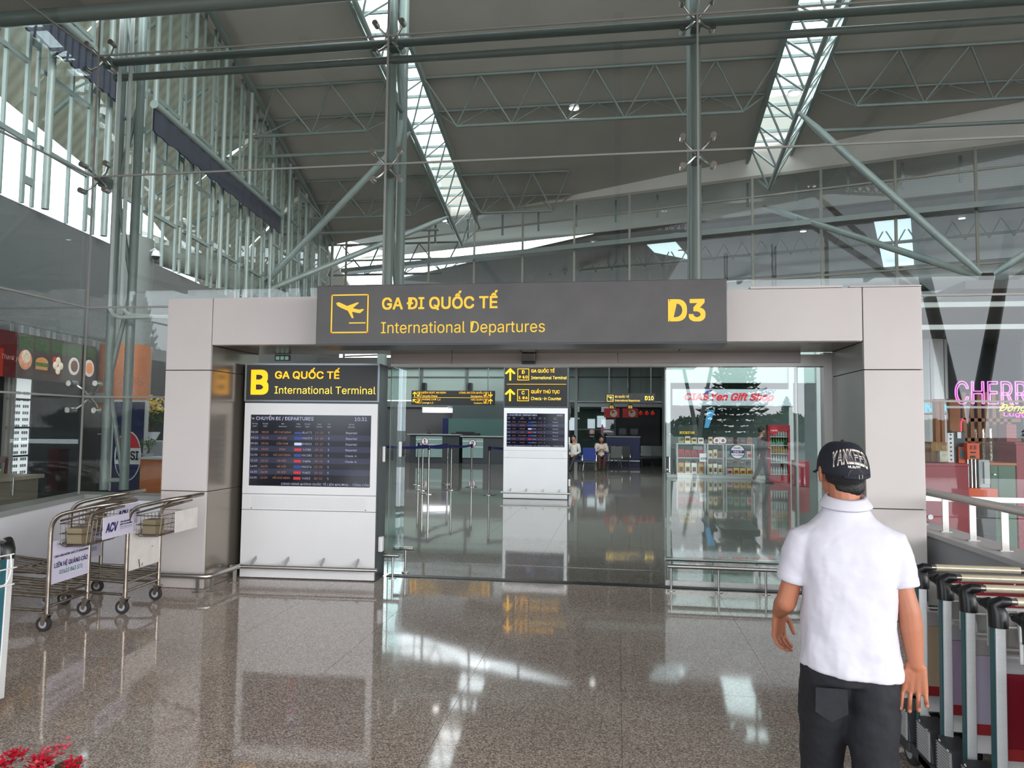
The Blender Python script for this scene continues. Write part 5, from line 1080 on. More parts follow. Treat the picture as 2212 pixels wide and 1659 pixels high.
ne = thing('neon_sign', 'pink outlined neon sign reading CHERRY', 'neon sign', ((a.x + b.x) / 2, YC, a.z)); part('tubing', outline('CHERRY', (a.x, YC, a.z), b.x, h_, .007, fat=.03), NEON, ne, world=True); part('backing_rail', MB().bx(a.x - .1, b.x + .6, YC + .03, YC + .05, a.z - .06, a.z - .03), GF, ne, world=True)
a = onY(2158, 888, YC - .3); b = onY(2262, 884, YC - .3); ne = thing('neon_sign', 'yellow script neon sign under the pink letters', 'neon sign', ((a.x + b.x) / 2, YC - .3, a.z)); part('tubing', MB().txt('Đông Ấm', (a.x, YC - .3, a.z), X_, Z_, h=.09, wid=b.x - a.x, shear=.5), NEONY, ne, world=True); part('backing', MB().bx(a.x, b.x, YC - .27, YC - .26, a.z - .02, a.z + .0), BLACK, ne, world=True)
a = onY(2168, 899, YC - .3); b = onY(2256, 896, YC - .3); ne = thing('neon_sign', 'magenta neon word Luggage below the yellow script', 'neon sign', ((a.x + b.x) / 2, YC - .3, a.z)); part('tubing', MB().txt('Luggage', (a.x, YC - .3, a.z), X_, Z_, h=.05, wid=b.x - a.x, bold=.01), NEONM, ne, world=True); part('backing', MB().bx(a.x, b.x, YC - .27, YC - .26, a.z - .02, a.z), BLACK, ne, world=True)
a = onY(1999, 890, 5.2); b = onY(2060, 888, 5.2); ne = thing('neon_sign', 'small cyan neon letters beside the portal edge', 'neon sign', ((a.x + b.x) / 2, 5.2, a.z)); part('tubing', outline('NAÔ', (a.x, 5.2, a.z), b.x, .13, .008), NEONC, ne, world=True); part('backing', MB().bx(a.x, b.x, 5.23, 5.25, a.z - .04, a.z - .02), BLACK, ne, world=True); part('hanger', MB().cyl((a.x + .1, 5.24, a.z - .03), (a.x + .1, 5.24, 3.3), .006).cyl((b.x - .1, 5.24, a.z - .03), (b.x - .1, 5.24, 3.3), .006), BLACK, ne, world=True)
single('ceiling_3', MB().bx(4.0, 13, 2.2, 8.2, 3.3, 3.4), CEIL, 'flat ceiling of the neon-lit shop', 'ceiling', kind='structure')
sw = thing('wall_right_2', 'dark back wall of the neon-lit shop', 'wall', (6, 8, 0), kind='structure'); part('wall_body', MB().bx(4.9, 13, 8, 8.2, 0, 4.2).bx(4.3, 13, 5.9, 6, 0, .9), M('shop_dark_wall', (58, 60, 66), .6, var=.3, vs=1), sw, world=True)
part('pale_column', MB().cyl((7.6, 7.4, 0), (7.6, 7.4, 3.3), .35, n=24).cyl((5.6, 7.4, 0), (5.6, 7.4, 3.3), .35, n=24), WHITEM, sw, world=True)
def qb(name, label, cat, px0, px1, y0, y1, Y, mat, dp=.4, group=None, floor=False, kind=None, top=None):
    """box whose front face spans the given part of the frontage at depth Y"""
    a = onY(px0, (y0 + y1) / 2, Y); b = onY(px1, (y0 + y1) / 2, Y); z1 = onY((px0 + px1) / 2, y0, Y).z; z0 = 0 if floor else onY((px0 + px1) / 2, y1, Y).z
    t = thing(name, label, cat, ((a.x + b.x) / 2, Y, z0), 0, group, kind); w2 = (b.x - a.x) / 2
    part('body', MB().bx(-w2, w2, 0, dp, 0, z1 - z0 - (.03 if top else 0)), mat, t, bev=.006)
    if top: part('top', MB().bx(-w2 - .01, w2 + .01, -.01, dp + .01, z1 - z0 - .03, z1 - z0), top, t)
    t['w'] = w2; t['h'] = z1 - z0; return t
ch = qb('shop_counter', 'long maroon shop counter behind the handrail', 'counter', 1985, 2094, 1001, 1130, 2.6, REDP, .5, floor=True, top=M('counter_edge', (150, 44, 58), .4))
part('lock', MB().lathe([(.03, -.01), (0, -.01)], (-.16, 0, .62), 16, 'y'), CHROME, ch)
g = qb('shop_cabinet', 'dark green two-door cabinet beside the grey machine', 'cabinet', 2140, 2194, 1000, 1075, 3.4, GREEN, .5, floor=True, top=WOOD); part('door_gap', MB().bx(-g['w'] * .4, -g['w'] * .4 + .008, -.004, 0, .5, g['h'] - .04), BLACK, g); part('handle', MB().bx(-g['w'] * .8, -g['w'] * .6, -.02, 0, g['h'] - .16, g['h'] - .14), CHROME, g)
qb('shop_counter', 'maroon counter at the right picture edge', 'counter', 2196, 2300, 956, 1075, 3.9, REDP, .5, floor=True, top=REDP)
g = qb('ticket_machine', 'orange machine box on a chrome stand', 'machine', 2089, 2116, 957, 992, 2.9, M('orange_plastic', (214, 88, 44), .4), .12); w2, h2 = g['w'], g['h']; part('screen_window', MB().bx(-w2 * .5, -w2 * .15, -.004, 0, h2 * .6, h2 * .85).bx(w2 * .15, w2 * .5, -.004, 0, h2 * .6, h2 * .85), REDP, g); part('slot', MB().bx(-w2 * .4, w2 * .4, -.006, 0, h2 * .38, h2 * .46), BLACK, g); part('keypad', MB().bx(-w2 * .5, w2 * .3, -.006, 0, h2 * .08, h2 * .22), BLACK, g)
for sx in (-.6, 0, .6): part('stand_tube', MB().cyl((sx * w2, .06, 0), (sx * w2, .06, -.42), .012), CHROME, g)
g = qb('photo_booth', 'grey upright machine with an orange base', 'machine', 2114, 2138, 993, 1054, 3.0, M('machine_grey', (150, 154, 156), .4, .3), .25); part('panel', MB().bx(g['w'] * -.1, g['w'] * .9, -.02, 0, g['h'] * .15, g['h'] * .92), M('machine_grey2', (176, 180, 180), .4), g); part('base', MB().bx(-.30, .10, -.1, .3, -.16, -.0), M('orange_plastic', (214, 88, 44), .4), g); part('under_base', MB().bx(-.28, .08, -.08, .28, -1.2, -.16), CAFE, g)
g = qb('display_stand', 'tall dark display stand with small screen and white print strip', 'stand', 2056, 2086, 932, 1000, 3.0, M('stand_dark', (58, 60, 66), .4), .1); part('strip', MB().bx(-g['w'] - .05, -g['w'] + .02, -.01, 0, 0, g['h'] * .95), INKW, g)
part('strip_icons', (lambda m: [m.lathe([(.012, -.014), (0, -.014)], (-g['w'] - .015, 0, .04 + k * .052), 8, 'y') for k in range(8)] and m)(MB()), BLACK, g); part('tablet', MB().bx(-g['w'] * .2, g['w'] * .9, -.03, 0, .0, .2), M('orange_plastic', (214, 88, 44), .4), g); part('tablet_screen', MB().bx(-g['w'] * .05, g['w'] * .75, -.034, -.03, .06, .17), M('tablet_grey', (96, 116, 124), .2), g); part('white_card', MB().bx(-g['w'] * .2, g['w'] * .35, -.01, 0, g['h'] * .78, g['h'] * .98), INKW, g)
CARD = M('cardboard', (150, 116, 74), .7, var=.1, vs=5)
qb('cardboard_box', 'large brown cardboard box on the maroon counter', 'box', 2012, 2046, 955, 998, 2.75, CARD, .3); qb('cardboard_box', 'small cardboard box at the portal edge on the maroon counter', 'box', 2003, 2012, 965, 998, 2.8, CARD, .2)
g = qb('plastic_bag', 'crumpled clear plastic bag on the maroon counter', 'bag', 2030, 2050, 974, 998, 2.68, M('plastic_pale', (196, 190, 170), .3, var=.4, vs=18, bump=.5), .1)
lt = thing('wood_lattice', 'tall orange-brown wooden lattice screen below the neon letters', 'screen', (6.2, 4.6, 0)); a = onY(2086, 960, 4.6); b = onY(2182, 960, 4.6); LW = M('lattice_wood', (150, 92, 48), .5, var=.2, vs=5)
for k in range(7): x = a.x + (b.x - a.x) * k / 6; part('slat', MB().bx(x - .025, x + .025, 4.6, 4.64, 0.9, 2.22), LW, lt, world=True)
for z in (onY(2130, 908, 4.6).z, onY(2130, 951, 4.6).z): part('rail', MB().bx(a.x - .05, b.x + .15, 4.6, 4.64, z - .02, z + .03), LW, lt, world=True)
for i, (p0, p1, l) in enumerate(((2021, 2031, 'first narrow brown wooden post right of the portal'), (2034, 2042, 'second narrow brown wooden post right of the portal'), (2052, 2076, 'broad brown wooden post left of the lattice'))): qb('wooden_post', l, 'post', p0, p1, 862, 1000, 4.2 + i * .1, LW, .1, floor=True)
g = qb('shutter_box', 'dark red ribbed shutter box beside the lattice', 'box', 2174, 2196, 916, 958, 4.4, REDP, .2)
for k in range(5): part('rib', MB().bx(-g['w'], g['w'], -.01, 0, g['h'] * (.1 + k * .18), g['h'] * (.1 + k * .18) + .012), M('rib_red', (170, 50, 64), .4), g)
q = onY(2079, 905, 3.2); single('pink_ribbon', MB().tube([(q.x - .03, 3.2, q.z - .48), (q.x - .02, 3.2, q.z - .05), (q.x, 3.2, q.z), (q.x + .03, 3.2, q.z - .03)], .014, 8), M('ribbon_pink', (240, 90, 110), .5, emit=.4), 'bright pink ribbon hanging over the dark stand', 'ribbon')
for i, p0 in enumerate((2106, 2122, 2138)): qb('foil_balloon', 'crinkled silver foil balloon behind the lattice, %s' % ('left', 'middle', 'right')[i], 'balloon', p0, p0 + 11, 925, 990, 5.0, M('foil', (200, 196, 184), .2, .8, var=.4, vs=14, bump=1.0, bs=14), .1, floor=True)

# ================================================================== TROLLEYS
def wheel(mb, c, r, w2, ax='x', n=20): mb.lathe([(r * .3, -w2), (r * .92, -w2), (r, -w2 * .6), (r, w2 * .6), (r * .92, w2), (r * .3, w2)], c, n, ax)
def caster(par, x, y, r=.06, tire=RUBBER, hub=WORN, z0=.13, fork=True):
    m = MB().bx(x - .03, x + .03, y - .03, y + .03, z0, z0 + .012).cyl((x, y, z0), (x, y, z0 + .05), .016)
    for s_ in (-1, 1): m.add(*([(x + s_ * .026, y - .022, z0), (x + s_ * .026, y + .028, z0), (x + s_ * .026, y + .035, r), (x + s_ * .026, y + .012, r - .01), (x + s_ * .022, y - .022, z0), (x + s_ * .022, y + .028, z0), (x + s_ * .022, y + .035, r), (x + s_ * .022, y + .012, r - .01)], [(0, 1, 2, 3), (7, 6, 5, 4), (0, 4, 5, 1), (1, 5, 6, 2), (2, 6, 7, 3), (3, 7, 4, 0)]))
    f = part('caster_fork', m, hub, par, smooth=False); mw = MB(); wheel(mw, (x, y + .022, r), r, .016); part('tyre', mw, tire, f, smooth=True)
    mh = MB(); mh.lathe([(0, -.018), (r * .5, -.018), (r * .62, -.012), (r * .62, .012), (r * .5, .018), (0, .018)], (x, y + .022, r), 16, 'x'); part('hub', mh, GREYW, f, smooth=True)
def bend(pts, rad=.08, k=5):
    """round the corners of a polyline"""
    pts = [V(p) for p in pts]; out = [pts[0]]
    for i in range(1, len(pts) - 1):
        a = (pts[i - 1] - pts[i]); b = (pts[i + 1] - pts[i]); r = min(rad, a.length * .45, b.length * .45); a.normalize(); b.normalize(); p0 = pts[i] + a * r; p1 = pts[i] + b * r
        for j in range(k + 1): u = j / k; out.append(p0 * (1 - u) ** 2 + pts[i] * 2 * u * (1 - u) + p1 * u * u)
    out.append(pts[-1]); return out
def old_trolley(label, loc, rz, printed, upper):
    t = thing('luggage_trolley', label, 'luggage trolley', loc, rz, 'old steel tube luggage trolleys by the left pillar')
    # handle loop: two uprights bending back into one loop
    hp = bend([(-.25, 0, .17), (-.25, 0, .90), (-.25, -.36, .985), (-.15, -.47, 1.0), (.15, -.47, 1.0), (.25, -.36, .985), (.25, 0, .90), (.25, 0, .17)], .13, 6)
    part('frame', MB().tube(hp, .017, 12), WORN, t, smooth=True)
    part('inner_handle', MB().tube(bend([(-.21, -.05, .86), (-.21, -.30, .93), (-.1, -.39, .95), (.1, -.39, .95), (.21, -.30, .93), (.21, -.05, .86)], .08), .009, 8), WORN, t, smooth=True)
    b = MB()
    for x0 in (-.22, .0):
        for dx in (0, .055, .11, .165): b.tube(bend([(x0 + dx, -.06, .84), (x0 + dx, -.07, .66), (x0 + dx, -.27, .66), (x0 + dx, -.29, .86)], .03, 3), .0035, 5)
    for z in (.68, .76, .84): b.tube(bend([(-.23, -.06, z), (-.23, -.28, z), (.23, -.28, z), (.23, -.06, z), (-.23, -.06, z)], .03, 3), .004, 5)
    part('wire_basket', b, WORN, t); part('basket_lining', MB().bx(-.2, -.06, -.22, -.10, .67, .80), M('dull_card', (120, 108, 84), .7), t)
    bd = part('board', MB().bx(-.232, .232, -.012, -.006, .36, .70), BOARD if printed else BOARDO, t, None if printed else 'scuffed blank white board')
    up_ = part('upper_board', MB().bx(-.07, .37, -.315, -.309, .69, .87) if upper else MB().bx(-.05, .33, -.315, -.309, .67, .86), BOARD if printed else BOARDO, t)
    if printed:
        y = -.0145; part('lettering', MB().txt('ACV', (-.08, y, .625), X_, Z_, h=.032, wid=.095, bold=.03, shear=.25).txt('CẢNG HÀNG KHÔNG QUỐC TẾ LIÊN KHƯƠNG', (0, y, .565), X_, Z_, h=.017, wid=.43, align='c', bold=.01).txt('LIÊN HỆ QUẢNG CÁO', (0, y, .485), X_, Z_, h=.036, wid=.42, align='c', bold=.02).txt('CẢNG HÀNG KHÔNG', (.03, y, .645), X_, Z_, h=.008, bold=.01).txt('QUỐC TẾ LIÊN KHƯƠNG', (.03, y, .632), X_, Z_, h=.008, bold=.01), INK, bd)
        part('phone_number', MB().txt('02633 843 373', (0, y, .425), X_, Z_, h=.032, wid=.29, align='c', bold=.01), INKT, bd)
        part('lettering', MB().txt('ACV', (-.04, -.3175, .745), X_, Z_, h=.07, wid=.17, bold=.035, shear=.25).txt('CẢNG HÀNG KHÔNG', (.16, -.3175, .80), X_, Z_, h=.013, wid=.15, bold=.02).txt('QUỐC TẾ LIÊN KHƯƠNG', (.16, -.3175, .778), X_, Z_, h=.013, wid=.18, bold=.02).bx(.16, .34, -.318, -.317, .762, .765).bx(.16, .34, -.318, -.317, .748, .750), INK, up_)
    else: part('scratch', MB().prism([(-.10, .44), (-.09, .44), (-.075, .39), (-.07, .36), (-.08, .365)], (0, -.0145, 0), X_, Z_, (0, .001, 0)).prism([(-.05, .375), (-.035, .40), (-.03, .395), (-.045, .37)], (0, -.0145, 0), X_, Z_, (0, .001, 0)).bx(-.08, -.03, -.0145, -.013, .668, .676).bx(.1, .12, -.0145, -.013, .52, .525), BLACK, bd)
    # base: two long loops plus slats, running forward
    bl = MB().tube(bend([(-.25, 0, .27), (-.24, .55, .30), (-.2, .98, .36), (.2, .98, .36), (.24, .55, .30), (.25, 0, .27)], .12), .014, 10); part('base_loop', bl, WORN, t, smooth=True)
    part('base_loop', MB().tube(bend([(-.27, .02, .17), (-.22, .9, .19), (-.1, 1.0, .2), (.1, 1.0, .2), (.22, .9, .19), (.27, .02, .17)], .1), .012, 10), WORN, t, smooth=True)
    for x in (-.16, -.08, 0, .08, .16): part('base_bar', MB().tube([(x, .0, .27), (x * .95, .55, .30), (x * .9, .97, .36)], .008, 8), WORN, t, smooth=True)
    for y, z in ((.0, .26), (.28, .275), (.56, .29), (.8, .325)): part('cross_bar', MB().tube([(-.25, y, z), (.25, y, z)], .009, 8), WORN, t, smooth=True)
    part('cross_bar', MB().tube([(-.25, 0, .19), (.25, 0, .19)], .012, 8), WORN, t, smooth=True)
    for x in (-.25, .25): caster(t, x, 0, tire=RUBBER)
    for x in (-.12, .12): caster(t, x, .8, tire=M('grey_tyre', (130, 134, 140), .6))
    for x in (-.12, .12): part('riser', MB().tube([(x, .8, .18), (x, .8, .33)], .01, 8), WORN, t)
    return t
old_trolley('steel tube luggage trolley with printed lilac boards, nearest the viewer on the left', (-4.47, -1.33, 0), PI / 2 + .10, True, True)
old_trolley('steel tube luggage trolley with scuffed blank white boards next to the pillar', (-4.22, -.74, 0), PI / 2 + .06, False, False)
old_trolley('steel tube luggage trolley with printed boards half hidden between the two others', (-4.95, -.55, 0), PI / 2 + .12, True, False)
ALU = M('brushed_aluminium', (222, 224, 224), .35, .45, var=.06, vs=20, aniso=(1, 1, 20)); TEALS = M('teal_strip', (28, 92, 100), .35, .2)
WIRE = M('white_wire', (226, 226, 226), .35)
def new_trolley(label, loc, rz, boardc, stripc, print_=None, grp=None, logo=True):
    t = thing('luggage_trolley', label, 'luggage trolley', loc, rz, grp); W2 = .31
    for s_ in (-1, 1):
        x = s_ * W2; p0 = V((x, .02, .14)); p1 = V((x, .0, .945)); d = (p1 - p0).normalized(); n = V((0, -d.z, d.y)) if False else d.cross(X_).normalized()
        sec = [(-.020, -.022), (.014, -.030), (.020, 0), (.014, .030), (-.020, .022)]
        m = MB(); m.loft([[p0 + X_ * a_ + n * b_ for a_, b_ in sec], [p1 + X_ * a_ + n * b_ for a_, b_ in sec]]); pp = part('post', m, ALU, t, bev=.003)
        part('teal_inlay', MB().box(p0.lerp(p1, .5) - X_ * .0215 + n * .0, (.004, .034, (p1 - p0).length), Matrix.Rotation(math.atan2(.02, .805), 3, 'X')), TEALS, pp)
        part('grip', MB().tube([p1 + V((0, .0, -.05)), p1 + V((0, .0, .0)), p1 + V((s_ * .004, .012, .035)), p1 + V((-s_ * .012, -.01, .048)), p1 + V((-s_ * .04, -.01, .05))], .03, 14, rs=[.034, .035, .033, .024, .016]).tube([p1 + V((0, 0, .01)), p1 + V((s_ * .022, .035, .035)), p1 + V((s_ * .034, .06, .03))], .02, 12, rs=[.026, .024, .015]), BLACK, t, smooth=True)
        # wheel housing
        hs = [(-.06, .10), (-.02, .28), (.10, .30), (.13, .10)]
        h = part('wheel_housing', MB().prism([(y + .12, z) for y, z in hs], (x - .045, 0, 0), Y_, Z_, (.09, 0, 0)), M('housing_frame', (58, 60, 64), .5), t, bev=.006)
        rb = MB(); [rb.box((x - .0475, .12 + .045, .12 + .0125 * k), (.005, .13, .005)) for k in range(13)]; part('ribbed_plate', MB().box((x - .046, .155, .195), (.004, .135, .15)), ALU, h); part('rib', rb, M('rib_grey', (150, 152, 156), .4), h)
        part('rivet', MB().ball((x - .048, .11, .275), .007, 8, 5).ball((x - .048, .19, .285), .007, 8, 5).ball((x - .048, .08, .12), .007, 8, 5).ball((x - .048, .22, .115), .007, 8, 5), CHROME, h)
        part('bumper', MB().box((x, .24, .115), (.11, .36, .05)), M('bumper_grey', (62, 64, 68), .6), h, bev=.01)
        mw = MB(); wheel(mw, (x, .15, .075), .075, .018, n=24); part('tyre', mw, RUBBER, h, smooth=True); mh = MB(); mh.lathe([(0, -.02), (.045, -.02), (.05, 0), (.045, .02), (0, .02)], (x, .15, .075), 18, 'x'); part('hub', mh, GREYW, h, smooth=True)
    part('handle_bar', MB().tube([(-W2 + .02, -.01, .995), (W2 - .02, -.01, .995)], .013, 12), CHROME, t, smooth=True); part('handle_sleeve', MB().tube([(-W2 + .06, -.01, .995), (.12, -.01, .995)], .017, 14), M('sleeve_cream', (222, 212, 184), .15, .5), t, smooth=True)
    part('brake_bar', MB().tube([(-W2 - .05, .05, .985), (W2 - .02, .05, .975)], .008, 10), BLACK, t, smooth=True)
    # wire basket hanging between the posts
    b = MB()
    for x in (-.25, -.17, .17, .25): b.tube(bend([(x, -.08, .93), (x + (.01 if x < 0 else -.01), -.10, .85), (x + (.03 if x < 0 else -.03), -.09, .77), (x + (.03 if x < 0 else -.03), .06, .76), (x, .13, .77), (x, .14, .93)], .03, 3), .004, 6)
    for z, y0 in ((.93, -.08), (.86, -.10), (.77, -.09)): b.tube([(-.27, y0, z), (.27, y0, z)], .004, 6)
    for z in (.93, .77): b.tube([(-.27, .14, z), (.27, .14, z)], .004, 6)
    part('wire_basket', b, WIRE, t)
    part('back_plate', MB().box((0, .155, .855), (.56, .006, .15)), M('plate_silver', (190, 192, 190), .35, .5), t, bev=.002); part('hinge_plate', MB().box((-.24, .15, .855), (.03, .012, .11)), DARKC, t); 
    lg = part('logo_plate', MB().box((0.06, .145, .855), (.40, .008, .11)), REDP, t); part('emblem', MB().box((-.09, .139, .855), (.045, .003, .08)).box((-.09, .1385, .855), (.03, .003, .045)), INKW if logo else REDP, lg)
    part('cross_rail', MB().box((0, .06, .738), (.58, .03, .07)), ALU, t, bev=.004); part('cross_rail', MB().box((0, .07, .335), (.58, .03, .085)), ALU, t, bev=.004)
    Rb = Matrix.Rotation(math.atan2(.02, .805), 3, 'X'); bc = V((0, .05, .54)); bd = part('board', MB().box(bc, (.56, .008, .325), Rb), boardc, t); un = Rb @ Z_
    o = bc - (Rb @ Y_) * .006
    if stripc: part('board_strip', MB().box(bc - un * .145 - (Rb @ Y_) * .0045, (.54, .003, .045), Rb), stripc, bd)
    if print_:
        part('logo_tag', MB().box(bc + un * .10 - (Rb @ Y_) * .005 - X_ * (.10), (.22, .003, .028), Rb), REDP, bd); part('lettering', MB().txt('AGRIBANK', o + un * .091 - X_ * .17 - (Rb @ Y_) * .002, X_, un, h=.018, wid=.14, bold=.02), INKW, bd)
        if print_ == 2:
            part('lettering', MB().txt('Gửi tiền', o - X_ * .20 + un * .012 - (Rb @ Y_) * .001, X_, un, h=.034, wid=.19, bold=.03), INKR, bd); part('lettering', MB().txt('tích lũy', o - X_ * .185 - un * .035 - (Rb @ Y_) * .001, X_, un, h=.032, wid=.17, bold=.03), INKG, bd)
            part('pill', MB().box(bc - un * .068 - X_ * .08 - (Rb @ Y_) * .005, (.22, .003, .026), Rb), INKW, bd); part('lettering', MB().txt('cùng AGRIBANK', o - X_ * .175 - un * .075 - (Rb @ Y_) * .003, X_, un, h=.014, wid=.18, bold=.01), INKR, bd)
            part('bird_print', MB().prism([(0, 0), (.03, .02), (.02, .035), (.01, .015), (-.02, .04), (-.015, .01)], o - X_ * .09 + un * .055 - (Rb @ Y_) * .002, X_, un, (0, .001, 0)), BARK, bd)
    # platform
    part('platform', MB().tube(bend([(-.28, .2, .18), (-.22, 1.0, .22), (.22, 1.0, .22), (.28, .2, .18)], .1), .016, 10).tube([(-.1, .2, .18), (-.08, 1.0, .22)], .012).tube([(.1, .2, .18), (.08, 1.0, .22)], .012).tube([(-.25, .6, .2), (.25, .6, .2)], .012), ALU, t, smooth=True)
    part('front_bumper', MB().tube(bend([(-.22, .96, .16), (-.22, 1.06, .16), (.22, 1.06, .16), (.22, .96, .16)], .06), .03, 10), RUBBER, t, smooth=True); caster(t, 0, .9, .055, z0=.12)
    return t
TG = 'silver luggage trolleys nested at the right'
CREAM = M('cream_board', (214, 192, 160), .45, var=.04, vs=8); LILAC = M('lilac_board', (200, 178, 204), .45, var=.04, vs=8); PALEL = M('pale_lilac_board', (206, 200, 222), .45, var=.03, vs=8); STRP = M('board_red', (178, 50, 52), .45)
X0 = 1.452 + .31; RZ = -.0
new_trolley('farthest of the nested silver trolleys, with a cream savings board', (X0, -3.0, 0), RZ, CREAM, STRP, 2, TG)
new_trolley('second of the nested silver trolleys, with a pinkish lilac board', (X0 + .01, -3.235, 0), RZ, LILAC, STRP, 1, TG, False)
new_trolley('third of the nested silver trolleys, with a pale lilac board', (X0 + .01, -3.45, 0), RZ, PALEL, STRP, 1, TG, False)
new_trolley('fourth of the nested silver trolleys, with a maroon board and worn grip', (X0 + .01, -3.69, 0), RZ, REDP, NEONM if False else STRP, None, TG, False)
new_trolley('nearest of the nested silver trolleys at the right picture edge', (X0 + .01, -3.93, 0), RZ, LILAC, STRP, None, TG, False)
new_trolley('silver trolley with black grip cut off by the left picture edge', (-3.34, -3.50, 0), PI / 2 - .05, PALEL, STRP, None)

# ================================================================== PLANTER
q = onZ(58, 1688, .40)
pl = thing('flower_planter', 'grey planter with red kalanchoe flowers in the bottom left corner', 'plant', (q.x - .05, q.y - .05, 0))
part('pot', MB().lathe([(.16, 0), (.2, .04), (.24, .26), (.26, .28), (.23, .28), (.2, .24), (0, .24)], n=28), GREYW, pl, smooth=True)
rd = random.Random(11); lm = MB()
for k in range(170):
    a_ = rd.random() * 2 * PI; r_ = .27 * rd.random() ** .5; u = V((math.cos(a_) * r_, math.sin(a_) * r_, .26 + .1 * rd.random())); R = Matrix.Rotation(a_, 3, 'Z') @ Matrix.Rotation(-.5 + rd.random() * .8, 3, 'Y'); w2 = .035
    lm.add([u + R @ V(c) * w2 for c in ((-1, 0, 0), (-.2, .6, .1), (1, .3, .3), (1.2, 0, .3), (1, -.3, .3), (-.2, -.6, .1))], [(0, 1, 2, 3, 4, 5)])
part('leaves', lm, LEAF, pl, kind='stuff')
fm = [MB(), MB()]; FR = [M('petal_red', (200, 20, 50), .5), M('petal_pink', (214, 92, 104), .5)]
for k in range(30):
    a_ = rd.random() * 2 * PI; r_ = .28 * rd.random() ** .5; c = V((math.cos(a_) * r_, math.sin(a_) * r_, .395 + .03 * rd.random() - .25 * r_ * r_)); cl = MB()
    for j in range(26):
        u = c + V((rd.gauss(0, .020), rd.gauss(0, .020), rd.gauss(0, .010))); s_ = .0095
        for b_ in range(4): a2 = b_ * PI / 2 + rd.random(); d_ = V((math.cos(a2), math.sin(a2), .5)); p_ = V((-d_.y, d_.x, 0)) * .6; cl.add([u, u + (d_ + p_) * s_, u + d_ * s_ * 1.8, u + (d_ - p_) * s_], [(0, 1, 2, 3)])
    part('flower_cluster', cl, FR[0 if rd.random() < .55 else 1], pl)

# ================================================================== PEOPLE
SKIN = M('skin', (176, 112, 84), .5, var=.06, vs=6); SKIN2 = M('skin_dim', (180, 128, 104), .5); HAIR = M('hair_black', (22, 20, 22), .55, var=.3, vs=60, bump=.4, bs=120)
SHIRT = M('white_pique', (204, 202, 213), .8, bump=.5, bs=10); DENIM = M('black_denim', (24, 25, 32), .8, var=.3, vs=30, bump=.2, bs=60); CAP = M('cap_navy_black', (22, 24, 36), .8, var=.1, vs=40)
man = thing('person', 'young man in white polo shirt, black trousers and dark cap walking towards the doors', 'person', (.80, -4.07, 0), -.03)
# joints (local: x right, y forward, z up)
SHL, ELL, WRL = V((-.150, 0, 1.262)), V((-.203, .02, 1.035)), V((-.196, .20, .955))
SHR, ELR, WRR = V((.146, 0, 1.262)), V((.186, -.035, 1.035)), V((.203, -.035, .860))
body = MB()
caps(body, [(V((0, 0, .95)), .10, V((0, 0, 1.18)), .10), (V((0, .01, 1.27)), .06, V((0, .015, 1.38)), .050), (V((0, .015, 1.37)), .050, V((0, .03, 1.47)), .054),
            (SHL + V((.04, 0, -.05)), .03, SHL - V((0, 0, .02)), .03), (SHL - V((0, 0, .02)), .03, ELL, .036), (ELL, .036, ELL.lerp(WRL, .3), .037), (ELL.lerp(WRL, .3), .037, WRL, .024),
            (SHR - V((.04, 0, .05)), .03, SHR - V((0, 0, .02)), .03), (SHR - V((0, 0, .02)), .03, ELR, .036), (ELR, .036, ELR.lerp(WRR, .3), .037), (ELR.lerp(WRR, .3), .037, WRR, .024),
            (V((-.07, 0, .86)), .07, V((-.072, .10, .47)), .05), (V((-.072, .10, .47)), .05, V((-.088, .13, .09)), .033), (V((.07, 0, .86)), .07, V((.068, -.03, .47)), .05), (V((.068, -.03, .47)), .05, V((.088, -.20, .13)), .033)])
